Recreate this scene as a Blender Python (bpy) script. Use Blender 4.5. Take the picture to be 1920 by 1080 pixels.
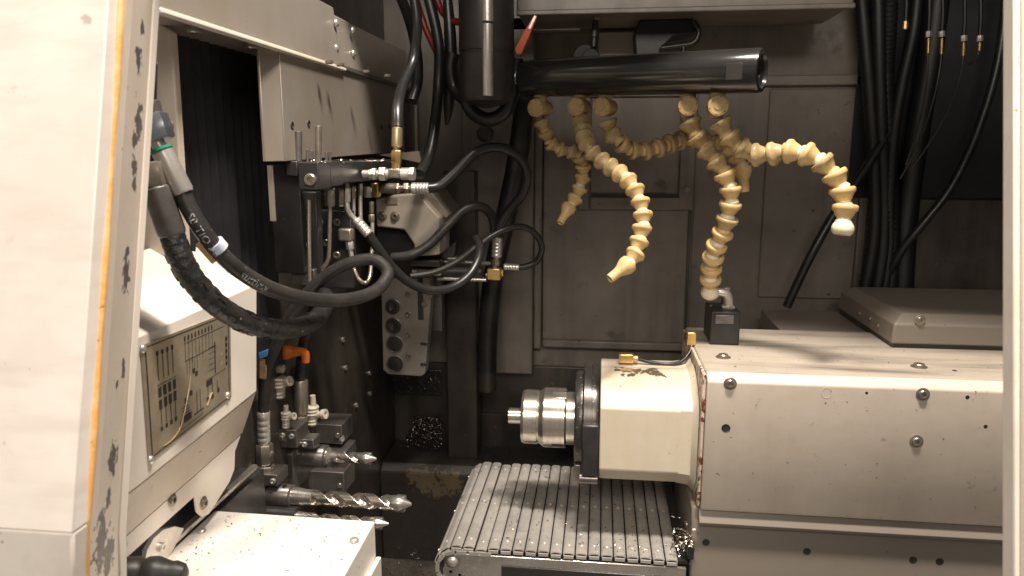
import bpy, bmesh, math, random
from mathutils import Vector, Matrix
random.seed(7)
R = math.radians
scene = bpy.context.scene
for o in list(bpy.data.objects): bpy.data.objects.remove(o)
COL = scene.collection

# ------------------------------------------------------------ camera
CAM = Vector((0, 0, 1.5)); YAW, PITCH, LENS = R(6.88), R(10.42), 26.0
FPX = LENS / 36.0 * 1920.0
cd = bpy.data.cameras.new('camera'); cd.lens = LENS; cd.sensor_width = 36; cd.clip_start = .02; cd.clip_end = 60
cd.dof.use_dof = True; cd.dof.focus_distance = 1.22; cd.dof.aperture_fstop = 11
cam = bpy.data.objects.new('camera', cd); COL.objects.link(cam)
cam.location = CAM; cam.rotation_euler = (R(90) - PITCH, 0, YAW); scene.camera = cam
# ------------------------------------------------------------ light: the hall's lamps above the open machine, and a fill lamp added in front
w = bpy.data.worlds.new('World'); scene.world = w; w.use_nodes = True
bg = w.node_tree.nodes['Background']; bg.inputs[0].default_value = (1.0, .92, .84, 1); bg.inputs[1].default_value = .175
def lamp(name, loc, target, sx, sy, watt, col=(1, .89, .785)):
    l = bpy.data.lights.new(name, 'AREA'); l.shape = 'RECTANGLE'; l.size = sx; l.size_y = sy; l.energy = watt; l.color = col
    o = bpy.data.objects.new(name, l); COL.objects.link(o); o.location = loc
    o.rotation_euler = (Vector(target) - Vector(loc)).to_track_quat('-Z', 'Y').to_euler(); return o
lamp('area_lamp', (.30, .62, 3.1), (.15, 1.2, 1.0), .34, .14, 59)
lamp('area_lamp', (-.12, .70, 3.2), (0, 1.2, 1.0), .3, .14, 22)
lamp('area_lamp', (.0, -1.0, 2.4), (0, 1.0, 1.1), 1.5, .5, 30)  # fill lamp added in front to brighten the door and spindle head
scene.view_settings.view_transform = 'Standard'; scene.view_settings.look = 'None'
scene.view_settings.exposure = 0.14; scene.view_settings.gamma = 1
scene.render.engine = 'CYCLES'
scene.cycles.max_bounces = 8; scene.cycles.diffuse_bounces = 4; scene.cycles.glossy_bounces = 4

# ------------------------------------------------------------ placing: a pixel of the photograph and one known world coordinate give a point
RIGHT = Vector((math.cos(YAW), math.sin(YAW), 0))
FWD = Vector((-math.sin(YAW) * math.cos(PITCH), math.cos(YAW) * math.cos(PITCH), -math.sin(PITCH)))
UP = RIGHT.cross(FWD)
def P(px, py, Y=None, X=None, Z=None):
    d = FWD + RIGHT * ((px - 960) / FPX) + UP * ((540 - py) / FPX)
    if Y is not None: t = (Y - CAM.y) / d.y
    elif X is not None: t = (X - CAM.x) / d.x
    else: t = (Z - CAM.z) / d.z
    return CAM + d * t
def S(p): return (p - CAM).dot(FWD) / FPX          # metres per photo pixel at a point
V = Vector

# ------------------------------------------------------------ materials
def mat(name, base, rough=.5, metal=0., var=None, spots=(), bump=None, patches=None, coat=0., streak=None, rvar=0., spec=.5, emit=None):
    m = bpy.data.materials.new(name); m.use_nodes = True; nt = m.node_tree; N = nt.nodes; L = nt.links
    b = N['Principled BSDF']
    geo = N.new('ShaderNodeNewGeometry'); pos = geo.outputs['Position']
    def noise(scale, detail=4, stretch=None, rgh=.6):
        n = N.new('ShaderNodeTexNoise'); n.inputs['Scale'].default_value = scale; n.inputs['Detail'].default_value = detail; n.inputs['Roughness'].default_value = rgh
        if stretch:
            mp = N.new('ShaderNodeMapping'); mp.inputs['Scale'].default_value = stretch; L.new(pos, mp.inputs[0]); L.new(mp.outputs[0], n.inputs[0])
        else: L.new(pos, n.inputs[0])
        return n.outputs[0]
    def ramp(x, a, c):
        r = N.new('ShaderNodeMapRange'); r.interpolation_type = 'SMOOTHSTEP'; L.new(x, r.inputs[0]); r.inputs[1].default_value = a; r.inputs[2].default_value = c; return r.outputs[0]
    def mathn(op, x, y):
        n = N.new('ShaderNodeMath'); n.operation = op
        for i, q in enumerate((x, y)):
            if isinstance(q, (int, float)): n.inputs[i].default_value = q
            else: L.new(q, n.inputs[i])
        return n.outputs[0]
    rgb = N.new('ShaderNodeRGB'); rgb.outputs[0].default_value = (*base, 1); col = rgb.outputs[0]
    rg = N.new('ShaderNodeValue'); rg.outputs[0].default_value = rough; rgo = rg.outputs[0]
    def mix(fac, c2):
        nonlocal col
        x = N.new('ShaderNodeMix'); x.data_type = 'RGBA'; L.new(fac, x.inputs[0]); L.new(col, x.inputs[6]); x.inputs[7].default_value = (*c2, 1); col = x.outputs[2]
    if var:
        f = ramp(noise(var[0], 5), .38, .68); mix(mathn('MULTIPLY', f, var[1]), var[2])
        f2 = ramp(noise(var[0] * 5.3, 4), .42, .7); mix(mathn('MULTIPLY', f2, var[1] * .5), var[2])
    if streak:
        f = ramp(noise(streak[0], 4, streak[3] if len(streak) > 3 else (1, 1, .08)), .45, .72); mix(mathn('MULTIPLY', f, streak[1]), streak[2])
    for sp in spots:
        f = ramp(noise(sp[0], 3), sp[1], sp[1] + (sp[3] if len(sp) > 3 else .025)); mix(f, sp[2])
    if patches:
        nz = noise(patches[2] if len(patches) > 2 else 60, 4)
        tot = None
        for (c, r) in patches[0]:
            d = N.new('ShaderNodeVectorMath'); d.operation = 'DISTANCE'; L.new(pos, d.inputs[0]); d.inputs[1].default_value = c
            q = mathn('DIVIDE', d.outputs['Value'], r); q = mathn('ADD', q, mathn('MULTIPLY', mathn('SUBTRACT', nz, .5), 3.2))
            tot = q if tot is None else mathn('MINIMUM', tot, q)
        mix(mathn('SUBTRACT', 1.0, ramp(tot, .8, .95)), patches[1])
    if rvar:
        rgo = mathn('ADD', rgo, mathn('MULTIPLY', mathn('SUBTRACT', noise(14, 6), .5), rvar))
    L.new(col, b.inputs['Base Color']); L.new(rgo, b.inputs['Roughness'])
    b.inputs['Metallic'].default_value = metal; b.inputs['Coat Weight'].default_value = coat; b.inputs['Coat Roughness'].default_value = .12
    b.inputs['Specular IOR Level'].default_value = spec
    if bump:
        bn = N.new('ShaderNodeBump'); bn.inputs['Strength'].default_value = bump[1]; bn.inputs['Distance'].default_value = bump[2] if len(bump) > 2 else .002
        L.new(noise(bump[0], 5, bump[3] if len(bump) > 3 else None), bn.inputs['Height']); L.new(bn.outputs[0], b.inputs['Normal'])
    return m

# ------------------------------------------------------------ mesh helpers
def frame(d):
    d = d.normalized(); a = V((0, 0, 1)) if abs(d.z) < .9 else V((1, 0, 0))
    u = d.cross(a).normalized(); return u, d.cross(u)
def smooth_path(pts, sub=8):
    out = []; n = len(pts)
    for i in range(n - 1):
        p0 = pts[max(i - 1, 0)]; p1 = pts[i]; p2 = pts[i + 1]; p3 = pts[min(i + 2, n - 1)]
        for k in range(sub):
            t = k / sub
            out.append(.5 * ((2 * p1) + (p2 - p0) * t + (2 * p0 - 5 * p1 + 4 * p2 - p3) * t * t + (3 * p1 - p0 - 3 * p2 + p3) * t ** 3))
    out.append(pts[-1].copy()); return out
def sweep_frames(pts):
    n = len(pts); T = [(pts[min(i + 1, n - 1)] - pts[max(i - 1, 0)]).normalized() for i in range(n)]
    u, v = frame(T[0]); fr = []
    for i in range(n):
        if i:
            q = T[i - 1].rotation_difference(T[i]); u = q @ u
        u = (u - T[i] * u.dot(T[i])).normalized(); fr.append((T[i], u, T[i].cross(u)))
    return fr
class MB:
    def __init__(s): s.v = []; s.f = []; s.m = []
    def add(s, vs, fs, mi=0):
        o = len(s.v); s.v += [V(x) for x in vs]; s.f += [[o + i for i in f] for f in fs]; s.m += [mi] * len(fs); return s
    def prism(s, poly, ext, mi=0):
        n = len(poly); ext = V(ext); vs = list(poly) + [V(p) + ext for p in poly]
        return s.add(vs, [list(range(n))[::-1], list(range(n, 2 * n))] + [[i, (i + 1) % n, n + (i + 1) % n, n + i] for i in range(n)], mi)
    def box(s, a, b, mi=0):
        x0, x1 = sorted((a[0], b[0])); y0, y1 = sorted((a[1], b[1])); z0, z1 = sorted((a[2], b[2]))
        return s.prism([V((x0, y0, z0)), V((x1, y0, z0)), V((x1, y1, z0)), V((x0, y1, z0))], (0, 0, z1 - z0), mi)
    def obox(s, c, u, v, w, mi=0):      # centre and three half-axis vectors
        return s.prism([c - u - v - w, c + u - v - w, c + u + v - w, c - u + v - w], 2 * w, mi)
    def hull8(s, q, mi=0):              # 8 points: bottom 4, top 4
        return s.add(q, [[3, 2, 1, 0], [4, 5, 6, 7]] + [[i, (i + 1) % 4, 4 + (i + 1) % 4, 4 + i] for i in range(4)], mi)
    def lathe(s, o, d, prof, n=20, mi=0, phase=0.):
        o = V(o); d = V(d).normalized(); u, w_ = frame(d); vs = []; fs = []
        for (r, h) in prof:
            for k in range(n):
                a = phase + 2 * math.pi * k / n; vs.append(o + d * h + (u * math.cos(a) + w_ * math.sin(a)) * r)
        for i in range(len(prof) - 1):
            for k in range(n): fs.append([i * n + k, i * n + (k + 1) % n, (i + 1) * n + (k + 1) % n, (i + 1) * n + k])
        fs.append(list(range(n))[::-1]); e = (len(prof) - 1) * n; fs.append(list(range(e, e + n)))
        return s.add(vs, fs, mi)
    def cyl(s, a, b, r, n=20, mi=0, ch=0.):
        a, b = V(a), V(b); h = (b - a).length; c = ch or r * .08
        return s.lathe(a, b - a, [(r - c, 0), (r, c), (r, h - c), (r - c, h)], n, mi)
    def hexn(s, a, b, r, mi=0):
        a, b = V(a), V(b); h = (b - a).length
        return s.lathe(a, b - a, [(r * .9, 0), (r, r * .12), (r, h - r * .12), (r * .9, h)], 6, mi)
    def tube(s, pts, r, n=14, sub=8, mi=0, caps=True):
        q = smooth_path(pts, sub) if sub > 1 else pts; fr = sweep_frames(q); vs = []; fs = []; m = len(q)
        for i, p in enumerate(q):
            if isinstance(r, (list, tuple)):
                t = i / (m - 1) * (len(r) - 1); k = min(int(t), len(r) - 2); rr = r[k] + (r[k + 1] - r[k]) * (t - k)
            else: rr = r(i, m) if callable(r) else r
            for k in range(n):
                a = 2 * math.pi * k / n; vs.append(p + (fr[i][1] * math.cos(a) + fr[i][2] * math.sin(a)) * rr)
        for i in range(m - 1):
            for k in range(n): fs.append([i * n + k, i * n + (k + 1) % n, (i + 1) * n + (k + 1) % n, (i + 1) * n + k])
        if caps: fs += [list(range(n))[::-1], list(range((m - 1) * n, m * n))]
        return s.add(vs, fs, mi)
    def sphere(s, c, r, mi=0, n=14):
        pr = [(max(r * math.sin(math.pi * i / 8), r * .02), -r * math.cos(math.pi * i / 8)) for i in range(9)]
        return s.lathe(c, (0, 0, 1), pr, n, mi)
    def mesh(s, name, mats, origin=V((0, 0, 0)), flat=False, ang=38):
        me = bpy.data.meshes.new(name); me.from_pydata([tuple(v - origin) for v in s.v], [], s.f)
        for mm in (mats if isinstance(mats, (list, tuple)) else [mats]): me.materials.append(mm)
        me.polygons.foreach_set('material_index', s.m)
        bm = bmesh.new(); bm.from_mesh(me); bmesh.ops.recalc_face_normals(bm, faces=bm.faces); bm.to_mesh(me); bm.free()
        me.polygons.foreach_set('use_smooth', [not flat] * len(me.polygons)); me.set_sharp_from_angle(angle=R(ang)); me.update(); return me
    def build(s, name, mats, parent=None, bev=0., seg=2, flat=False, ang=38):
        org = ploc(parent) if parent else V((0, 0, 0))
        o = bpy.data.objects.new(name, s.mesh(name, mats, org, flat, ang)); COL.objects.link(o)
        if parent: o.parent = parent
        if bev:
            md = o.modifiers.new('bevel', 'BEVEL'); md.width = bev; md.segments = seg; md.limit_method = 'ANGLE'; md.angle_limit = R(32); md.harden_normals = False
        return o
def ploc(o):
    p = o.location.copy()
    while o.parent: o = o.parent; p += o.location
    return p
def tag(o, label=None, cat=None, group=None, kind=None):
    if label: o['label'] = label
    if cat: o['category'] = cat
    if group: o['group'] = group
    if kind: o['kind'] = kind
    return o
def thing(name, label, cat, loc, group=None):
    o = bpy.data.objects.new(name, None); COL.objects.link(o); o.location = loc; o.empty_display_size = .02
    return tag(o, label, cat, group)
def inst(name, me, M, parent=None):
    o = bpy.data.objects.new(name, me); COL.objects.link(o)
    if parent: o.parent = parent; M = Matrix.Translation(-ploc(parent)) @ M
    o.matrix_local = M; return o
def orient(p, d, s=1., spin=0.):            # local +Z along d
    u, v = frame(V(d)); d = V(d).normalized(); m = Matrix((u, v, d)).transposed().to_4x4()
    return Matrix.Translation(p) @ m @ Matrix.Rotation(spin, 4, 'Z') @ Matrix.Scale(s, 4)
# ------------------------------------------------------------ material set
DIRT = (.09, .075, .06)
M_cream = mat('cream_paint', (.70, .615, .52), .40, var=(7, .4, (.55, .47, .375)), spots=[(110, .715, (.12, .09, .07)), (300, .72, (.2, .16, .12)), (45, .66, (.50, .415, .32), .10), (700, .70, (.2, .16, .12))], bump=(55, .07), streak=(15, .38, (.54, .455, .365)), rvar=.3)
M_white = mat('white_paint', (.80, .74, .66), .4, var=(5, .3, (.70, .62, .52)), spots=[(70, .735, (.3, .27, .24)), (260, .75, (.2, .17, .14))], bump=(60, .04), rvar=.15)
M_doorpaint = mat('door_paint', (.82, .765, .70), .40, var=(5, .5, (.66, .59, .52)), spots=[(40, .70, (.5, .45, .4), .06), (18, .68, (.62, .55, .49), .1), (260, .74, (.3, .26, .23))], streak=(9, .45, (.62, .555, .49), (1, 1, 6)), bump=(50, .03), rvar=.1)
def pillar_pt(px, py):
    f = (py + 80) / 1080; yb = .505 - .1 * min(f, 1); xl = 241 - 74 * min(f, 1); xr = 291 - 69 * min(f, 1); u = (px - xl) / (xr - xl); return P(px, py, Y=yb + .026 + .074 * u)
scuff = [(pillar_pt(265, 52), 0.0066), (pillar_pt(258, 110), 0.0099), (pillar_pt(262, 205), 0.0066), (pillar_pt(258, 232), 0.0121), (pillar_pt(252, 262), 0.0077), (pillar_pt(250, 310), 0.0077), (pillar_pt(250, 345), 0.0066),
         (pillar_pt(237, 470), 0.0066), (pillar_pt(235, 505), 0.0110), (pillar_pt(235, 525), 0.0099), (pillar_pt(230, 690), 0.0066), (pillar_pt(218, 720), 0.0044), (pillar_pt(210, 860), 0.0132), (pillar_pt(202, 935), 0.0088), (pillar_pt(185, 1020), 0.0220), (pillar_pt(200, 1045), 0.0165)]
M_pillar = mat('door_edge_paint', (.70, .62, .53), .45, var=(20, .35, (.58, .49, .39)), spots=[(90, .70, (.35, .29, .23))], patches=(scuff, (.10, .09, .09), 130), bump=(50, .06), rvar=.15)
M_seal = mat('orange_sealant', (.72, .36, .09), .5, var=(60, .7, (.70, .50, .26)), spots=[(90, .68, (.2, .11, .05))], bump=(120, .3))
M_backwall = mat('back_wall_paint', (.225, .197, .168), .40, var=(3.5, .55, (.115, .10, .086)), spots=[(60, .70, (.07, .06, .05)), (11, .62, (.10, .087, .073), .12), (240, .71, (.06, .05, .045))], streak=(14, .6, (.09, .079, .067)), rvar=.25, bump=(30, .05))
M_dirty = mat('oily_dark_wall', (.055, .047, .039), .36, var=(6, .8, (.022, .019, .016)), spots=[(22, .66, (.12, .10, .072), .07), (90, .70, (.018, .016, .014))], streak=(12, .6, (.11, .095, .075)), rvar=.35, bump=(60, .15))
M_bed = mat('oily_bed_paint', (.03, .027, .023), .35, var=(8, .6, (.05, .043, .035)), patches=([(P(800, 902, Y=1.6), .035), (P(845, 905, Y=1.6), .03), (P(775, 893, Y=1.6), .02), (P(820, 920, Y=1.6), .02)], (.12, .09, .052), 90), rvar=.4, bump=(50, .3))
M_floor = mat('oily_sump_floor', (.045, .04, .034), .3, var=(20, .8, (.09, .078, .062)), rvar=.3, bump=(160, .6))
M_black = mat('black_steel', (.022, .021, .021), .38, metal=.0, var=(25, .5, (.045, .042, .04)), spots=[(180, .72, (.25, .23, .2))], rvar=.3, spec=.6)
M_blackbox = mat('black_plastic', (.02, .02, .021), .45, var=(25, .4, (.04, .038, .036)), rvar=.2)
M_dsteel = mat('dark_burnished_steel', (.25, .23, .215), .34, metal=.7, var=(30, .5, (.12, .112, .105)), spots=[(120, .72, (.5, .46, .42))], rvar=.3, bump=(200, .04))
M_flange = mat('oily_flange_steel', (.10, .093, .086), .3, metal=.7, var=(30, .5, (.05, .046, .043)), spots=[(160, .66, (.45, .42, .37))], rvar=.3)
M_steel = mat('machined_steel', (.78, .74, .68), .26, metal=.9, var=(22, .35, (.45, .41, .36)), rvar=.25, bump=(300, .03, .001))
M_turned = mat('turned_steel', (.74, .68, .60), .24, metal=.92, var=(40, .3, (.5, .44, .37)), streak=(260, .5, (.42, .37, .31), (1, .06, .06)), bump=(700, .06, .0008, (1, .04, .04)), rvar=.15)
M_zinc = mat('zinc_fitting', (.74, .71, .66), .30, metal=.7, var=(50, .3, (.5, .46, .4)), rvar=.2)
M_zincd = mat('oily_fitting', (.40, .355, .30), .32, metal=.75, var=(50, .5, (.2, .17, .13)), rvar=.25)
M_sheet = mat('stained_sheet_steel', (.48, .435, .38), .34, metal=.55, var=(5, .5, (.40, .34, .27)), streak=(14, .5, (.44, .37, .29)), spots=[(150, .73, (.15, .12, .1))], rvar=.25, bump=(40, .04))
M_brass = mat('brass', (.80, .56, .22), .30, metal=.9, var=(40, .4, (.55, .37, .13)), rvar=.2)
M_rubber = mat('black_hose_rubber', (.014, .014, .014), .33, var=(30, .5, (.03, .029, .028)), spots=[(170, .735, (.25, .23, .2))], rvar=.3, bump=(300, .06), spec=.55)
M_rubberg = mat('dusty_hose_rubber', (.022, .021, .020), .40, var=(30, .6, (.05, .047, .044)), spots=[(190, .73, (.4, .37, .33))], rvar=.25, bump=(260, .12))
M_wet = mat('oily_torn_sleeve', (.014, .014, .014), .22, var=(60, .5, (.05, .047, .045)), spots=[(150, .70, (.42, .4, .37))], rvar=.35, bump=(110, .9, .003))
M_print = mat('white_hose_print', (.46, .46, .47), .6, spots=[(500, .52, (.05, .05, .05))])
M_loc = mat('tan_coolant_plastic', (.66, .48, .225), .36, var=(45, .6, (.50, .34, .14)), spots=[(260, .68, (.25, .17, .08)), (70, .62, (.46, .32, .15), .12), (130, .70, (.22, .15, .07), .05)], rvar=.25, bump=(220, .05), spec=.5)
M_locd = mat('shaded_stained_coolant_plastic', (.50, .38, .20), .34, var=(45, .7, (.32, .22, .09)), spots=[(120, .64, (.2, .135, .055), .06)], rvar=.25, bump=(220, .06))  # shade below the tube put into the colour, plus oil stains
M_locw = mat('pale_ball_plastic', (.80, .72, .55), .34, var=(70, .4, (.66, .54, .34)), spots=[(300, .70, (.4, .3, .18))], rvar=.15)
M_bellows = mat('bellows_cloth', (.0065, .0065, .0085), .6, var=(8, .5, (.02, .02, .024)), spots=[(140, .745, (.3, .28, .26))], rvar=.2)
M_orange = mat('orange_plastic', (.80, .19, .02), .35, var=(40, .3, (.6, .14, .02)))
M_blue = mat('blue_plastic', (.05, .17, .42), .35, var=(40, .4, (.12, .25, .5)))
M_teal = mat('green_ring', (.02, .28, .16), .35)
M_conduit = mat('matt_black_conduit', (.008, .008, .0085), .5, rvar=.2)
M_red = mat('red_cable', (.24, .018, .014), .4, var=(30, .4, (.14, .012, .01)))
M_lever = mat('orange_red_lever', (.60, .095, .02), .42, var=(40, .4, (.4, .06, .015)), spots=[(150, .7, (.6, .5, .4))])
M_beltplate = mat('conveyor_slat_steel', (.50, .475, .435), .42, metal=.3, var=(14, .5, (.28, .262, .235)), spots=[(160, .70, (.10, .085, .07)), (35, .66, (.2, .18, .155), .08)], rvar=.25, bump=(160, .05))
M_plate = mat('etched_brass_plate', (.56, .49, .38), .36, metal=.65, var=(14, .55, (.32, .275, .20)), spots=[(60, .70, (.7, .58, .35), .05)], rvar=.3, bump=(70, .12))
M_ink = mat('etched_ink', (.035, .03, .024), .5)
M_chip = mat('bright_swarf', (.75, .70, .60), .18, metal=1.)
M_chipd = mat('oily_swarf', (.16, .14, .12), .2, metal=.9)
M_copper = mat('copper_tag', (.62, .38, .2), .35, metal=.6, var=(60, .5, (.35, .2, .1)))
M_bluetape = mat('pale_clip', (.75, .72, .68), .4, var=(60, .6, (.3, .45, .8)))
M_white_pl = mat('oily_white_nozzle', (.72, .66, .55), .35, var=(90, .5, (.5, .42, .3)), spots=[(140, .66, (.18, .14, .1))], bump=(90, .5))
def on_cyl(px, py, r=.1035, ay=1.30, az=1.018):
    p = P(px, py + 5, Y=1.0); d = (p - CAM).normalized(); t = 1.05
    while t < 1.6:
        q = CAM + d * t
        if math.hypot(q.y - ay, q.z - az) < r: return q
        t += .0005
    return CAM + d * 1.3
rust = [(on_cyl(1175, 694), 0.0187), (on_cyl(1196, 697), 0.0153), (on_cyl(1165, 707), 0.0119), (on_cyl(1180, 703), 0.0136), (on_cyl(1224, 690), 0.0102), (on_cyl(1232, 703), 0.0170), (on_cyl(1212, 697), 0.0102), (on_cyl(1249, 715), 0.0068), (on_cyl(1175, 725), 0.0051)]
M_housing = mat('yellowed_cream_paint', (.70, .63, .50), .30, var=(8, .45, (.60, .51, .37)), spots=[(170, .70, (.16, .11, .07)), (40, .68, (.55, .43, .28), .1)], patches=(rust, (.13, .095, .065), 75), streak=(40, .3, (.62, .5, .32)), rvar=.15, coat=.35, bump=(60, .05))
M_primer = mat('worn_red_primer', (.60, .50, .40), .5, spots=[(38, .5, (.16, .045, .03), .03), (90, .52, (.62, .54, .44), .03)], var=(40, .4, (.3, .2, .15)), bump=(80, .25))
M_streaktop = mat('stained_cream_top', (.50, .44, .365), .44, var=(9, .5, (.42, .36, .29)), spots=[(120, .70, (.12, .09, .07)), (240, .70, (.15, .12, .09))], streak=(13, .85, (.12, .105, .088), (.16, 1.3, 1)), rvar=.2, bump=(60, .06))
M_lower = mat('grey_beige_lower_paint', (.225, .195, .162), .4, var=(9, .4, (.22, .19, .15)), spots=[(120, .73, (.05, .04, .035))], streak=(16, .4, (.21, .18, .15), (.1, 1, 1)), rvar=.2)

# a socket head screw, unit radius, head along +Z
def screw_mesh(name, m, h=.7):
    mb = MB(); n = 18; prof = [(.52, .25, 1), (.55, h, 1), (.86, h, 0), (1, h - .16, 0), (1, -.1, 0)]; vs = []; fs = []
    for (r, z, hx) in prof:
        for k in range(n):
            a = 2 * math.pi * k / n; rr = r * (math.cos(R(30)) / math.cos((a % R(60)) - R(30)) if hx else 1); vs.append((rr * math.cos(a), rr * math.sin(a), z))
    for i in range(len(prof) - 1):
        for k in range(n): fs.append([i * n + k, i * n + (k + 1) % n, (i + 1) * n + (k + 1) % n, (i + 1) * n + k])
    fs += [list(range(n))]; mb.add(vs, fs); return mb.mesh(name, m)
SCREW = screw_mesh('screw', M_zinc); SCREWD = screw_mesh('screw', M_zincd); SCREWB = screw_mesh('screw', M_black)
WASHER = MB().lathe((0, 0, 0), (0, 0, 1), [(1.5, 0), (1.5, .12), (1.4, .18), (.9, .18)], 20).mesh('washer', M_zincd)
DOME = MB().lathe((0, 0, 0), (0, 0, 1), [(1, 0), (.97, .2), (.8, .48), (.5, .62), (.02, .68)], 16).mesh('screw', M_zinc)
HOLE = MB().lathe((0, 0, 0), (0, 0, 1), [(1, 0), (1, .12), (.75, .12), (.7, -.25), (.02, -.25)], 16).mesh('bolt_hole', M_black)
BUSH = MB().lathe((0, 0, 0), (0, 0, 1), [(1.3, -.05), (1.28, .06), (1.1, .09), (1.0, .03), (.5, .02), (.02, .02)], 18).mesh('bolt_hole', [M_black])
def screw(parent, p, d, r, me=None, name='screw', washer=False):
    if washer: inst('washer', WASHER, orient(p, d, r), parent)
    return inst(name, me or SCREW, orient(p, d, r, random.random()), parent)

# ------------------------------------------------------------ setting: the machine's enclosure and unseen panels added to shape the light
def struct(name, mb, m, bev=0., parent=None):
    o = mb.build(name, m, parent, bev)
    if not parent: o['kind'] = 'structure'
    return o
YB = 1.75
wall = struct('back_wall', MB().box((-.52, YB, .3), (1.1, YB + .03, 2.1)), M_backwall)
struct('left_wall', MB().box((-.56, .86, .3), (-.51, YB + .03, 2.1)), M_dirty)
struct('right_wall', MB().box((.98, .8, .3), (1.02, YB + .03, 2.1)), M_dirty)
struct('shade_ceiling', MB().prism([V((-.56, 1.15, 2.0)), V((-.13, 1.15, 2.0)), V((-.03, 1.05, 2.0)), V((.08, 1.05, 2.0)), V((.17, 1.12, 2.0)), V((.33, 1.12, 2.0)), V((.42, 1.03, 2.0)), V((1.02, 1.02, 2.0)), V((1.02, YB + .03, 2.0)), V((-.56, YB + .03, 2.0))], (0, 0, .03)), M_backwall)  # unseen roof added, its stepped front edge shaped to cast shade inside
struct('light_blocker', MB().box((-.56, .60, 1.76), (1.02, .62, 1.92)), M_backwall)  # unseen panel added to keep the front lamp off the upper interior
struct('sump_floor', MB().box((-.56, .3, .50), (1.02, YB, .53)), M_floor)
ZBED = P(800, 874, Y=1.6).z
bed = MB().prism([V((-.51, 1.75, .50)), V((-.51, 1.60, .50)), V((-.51, 1.60, ZBED - .02)), V((-.51, 1.62, ZBED)), V((-.51, 1.75, ZBED + .005))], (1.49, 0, 0))
struct('machine_bed', bed, M_bed, .004)
# pieces of the back wall (parts of it)
def wbox(name, x0, y0, x1, y1, Y, t, m=M_backwall, bev=.003, parent=wall):
    a = P(x0, y0, Y=Y); b = P(x1, y1, Y=Y); c = P(x0, y1, Y=Y); d = P(x1, y0, Y=Y)
    xa = (a.x + c.x) / 2; xb = (b.x + d.x) / 2; za = (a.z + d.z) / 2; zb = (b.z + c.z) / 2
    return MB().box((xa, Y, zb), (xb, Y + t, za)).build(name, m, parent, bev)
wbox('wall_column', 866, -60, 1000, 700, 1.70, .05)
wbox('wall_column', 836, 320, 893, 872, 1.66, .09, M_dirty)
wbox('dark_wall_sheet', 730, 688, 1420, 875, 1.742, .008, M_dirty)  # dark sheet added over the lower back wall to darken it
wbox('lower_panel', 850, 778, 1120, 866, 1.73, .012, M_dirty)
wbox('wall_trim', 1425, 140, 1616, 160, 1.735, .015)
wbox('wall_trim', 1616, -50, 1632, 700, 1.738, .012)
wbox('wall_panel', 1432, 166, 1612, 560, 1.744, .006)
wbox('dark_recess', 737, 692, 829, 742, 1.74, .01, M_black)
a = P(910, 251, Y=1.70)
inst('bolt_hole', BUSH, orient(a, (0, -1, 0), .016), wall)
# upper beam across the back and its plates
beam = thing('upper_beam', 'grey beige beam running across the top of the back wall', 'beam', P(1300, 16, Y=1.5))
wbox('beam_face', 968, -70, 1604, 18, 1.50, .2, M_backwall, .004, beam)
wbox('beam_lip', 968, 12, 1604, 22, 1.485, .012, M_backwall, .002, beam)
wbox('back_plate', 960, 30, 1088, 57, 1.70, .03, M_sheet, .003, beam)
wbox('back_plate', 1120, 58, 1200, 128, 1.72, .02, M_sheet, .003, beam)
# access door in the back wall
ad = thing('access_door', 'grey beige framed access door in the back wall behind the nozzles', 'door', P(1150, 655, Y=1.73))
wbox('door_panel', 1018, 172, 1300, 640, 1.738, .012, M_backwall, .003, ad)
wbox('frame_strip', 1001, 165, 1016, 655, 1.722, .028, M_backwall, .004, ad)
wbox('frame_strip', 1017, 641, 1306, 656, 1.722, .028, M_backwall, .004, ad)
wbox('frame_strip', 1286, 396, 1292, 640, 1.733, .005, M_dirty, .001, ad)
ht = wbox('hatch_frame', 1085, 150, 1304, 181, 1.728, .01, M_backwall, .002, ad)
wbox('hatch_frame', 1085, 182, 1106, 394, 1.728, .01, M_backwall, .002, ad)
wbox('hatch_frame', 1276, 182, 1304, 394, 1.728, .01, M_backwall, .002, ad)
wbox('hatch_frame', 1107, 370, 1275, 394, 1.728, .01, M_backwall, .002, ad)
wbox('hatch', 1108, 183, 1274, 362, 1.733, .005, M_backwall, .002, ad)
wbox('hatch_gap', 1108, 363, 1274, 369, 1.737, .001, M_black, 0, ad)
screw(ad, P(1288, 356, Y=1.728), (0, -1, 0), .007, SCREWD)
# bolts showing on the left wall
for (px, py) in ((642, 637), (647, 690), (692, 700), (693, 738), (667, 760)):
    p = P(px, py, X=-.51); inst('screw', SCREWD, orient(p, (1, 0, 0), .006), bpy.data.objects['left_wall'])

# ------------------------------------------------------------ counter spindle head (right)
XL, YF, ZT = .172, 1.15, 1.156
ZB = P(1315, 960, Y=YF).z
head = thing('spindle_head', 'cream painted counter spindle head with bolted side panel and round cream nose housing', 'spindle head', (.17, 1.3, ZB))
mb = MB().prism([V((XL, YF + .006, ZB)), V((XL, YF, ZB + .01)), V((XL, YF, ZT - .012)), V((XL, YF + .014, ZT)), V((XL, 1.47, ZT)), V((XL, 1.47, ZB))], (1, 0, 0))
o = mb.build('side_panel', [M_cream, M_streaktop], head, .003, 3)
for p in o.data.polygons:
    if p.normal.z > .8: p.material_index = 1
MB().box((XL - .006, YF + .008, ZB + .005), (XL - .0005, 1.465, ZT - .003)).build('end_plate', M_primer, head, .002)
MB().box((.36, 1.4705, ZB), (1.1, 1.68, ZT - .004)).build('rear_deck', M_lower, head, .003)
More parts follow.
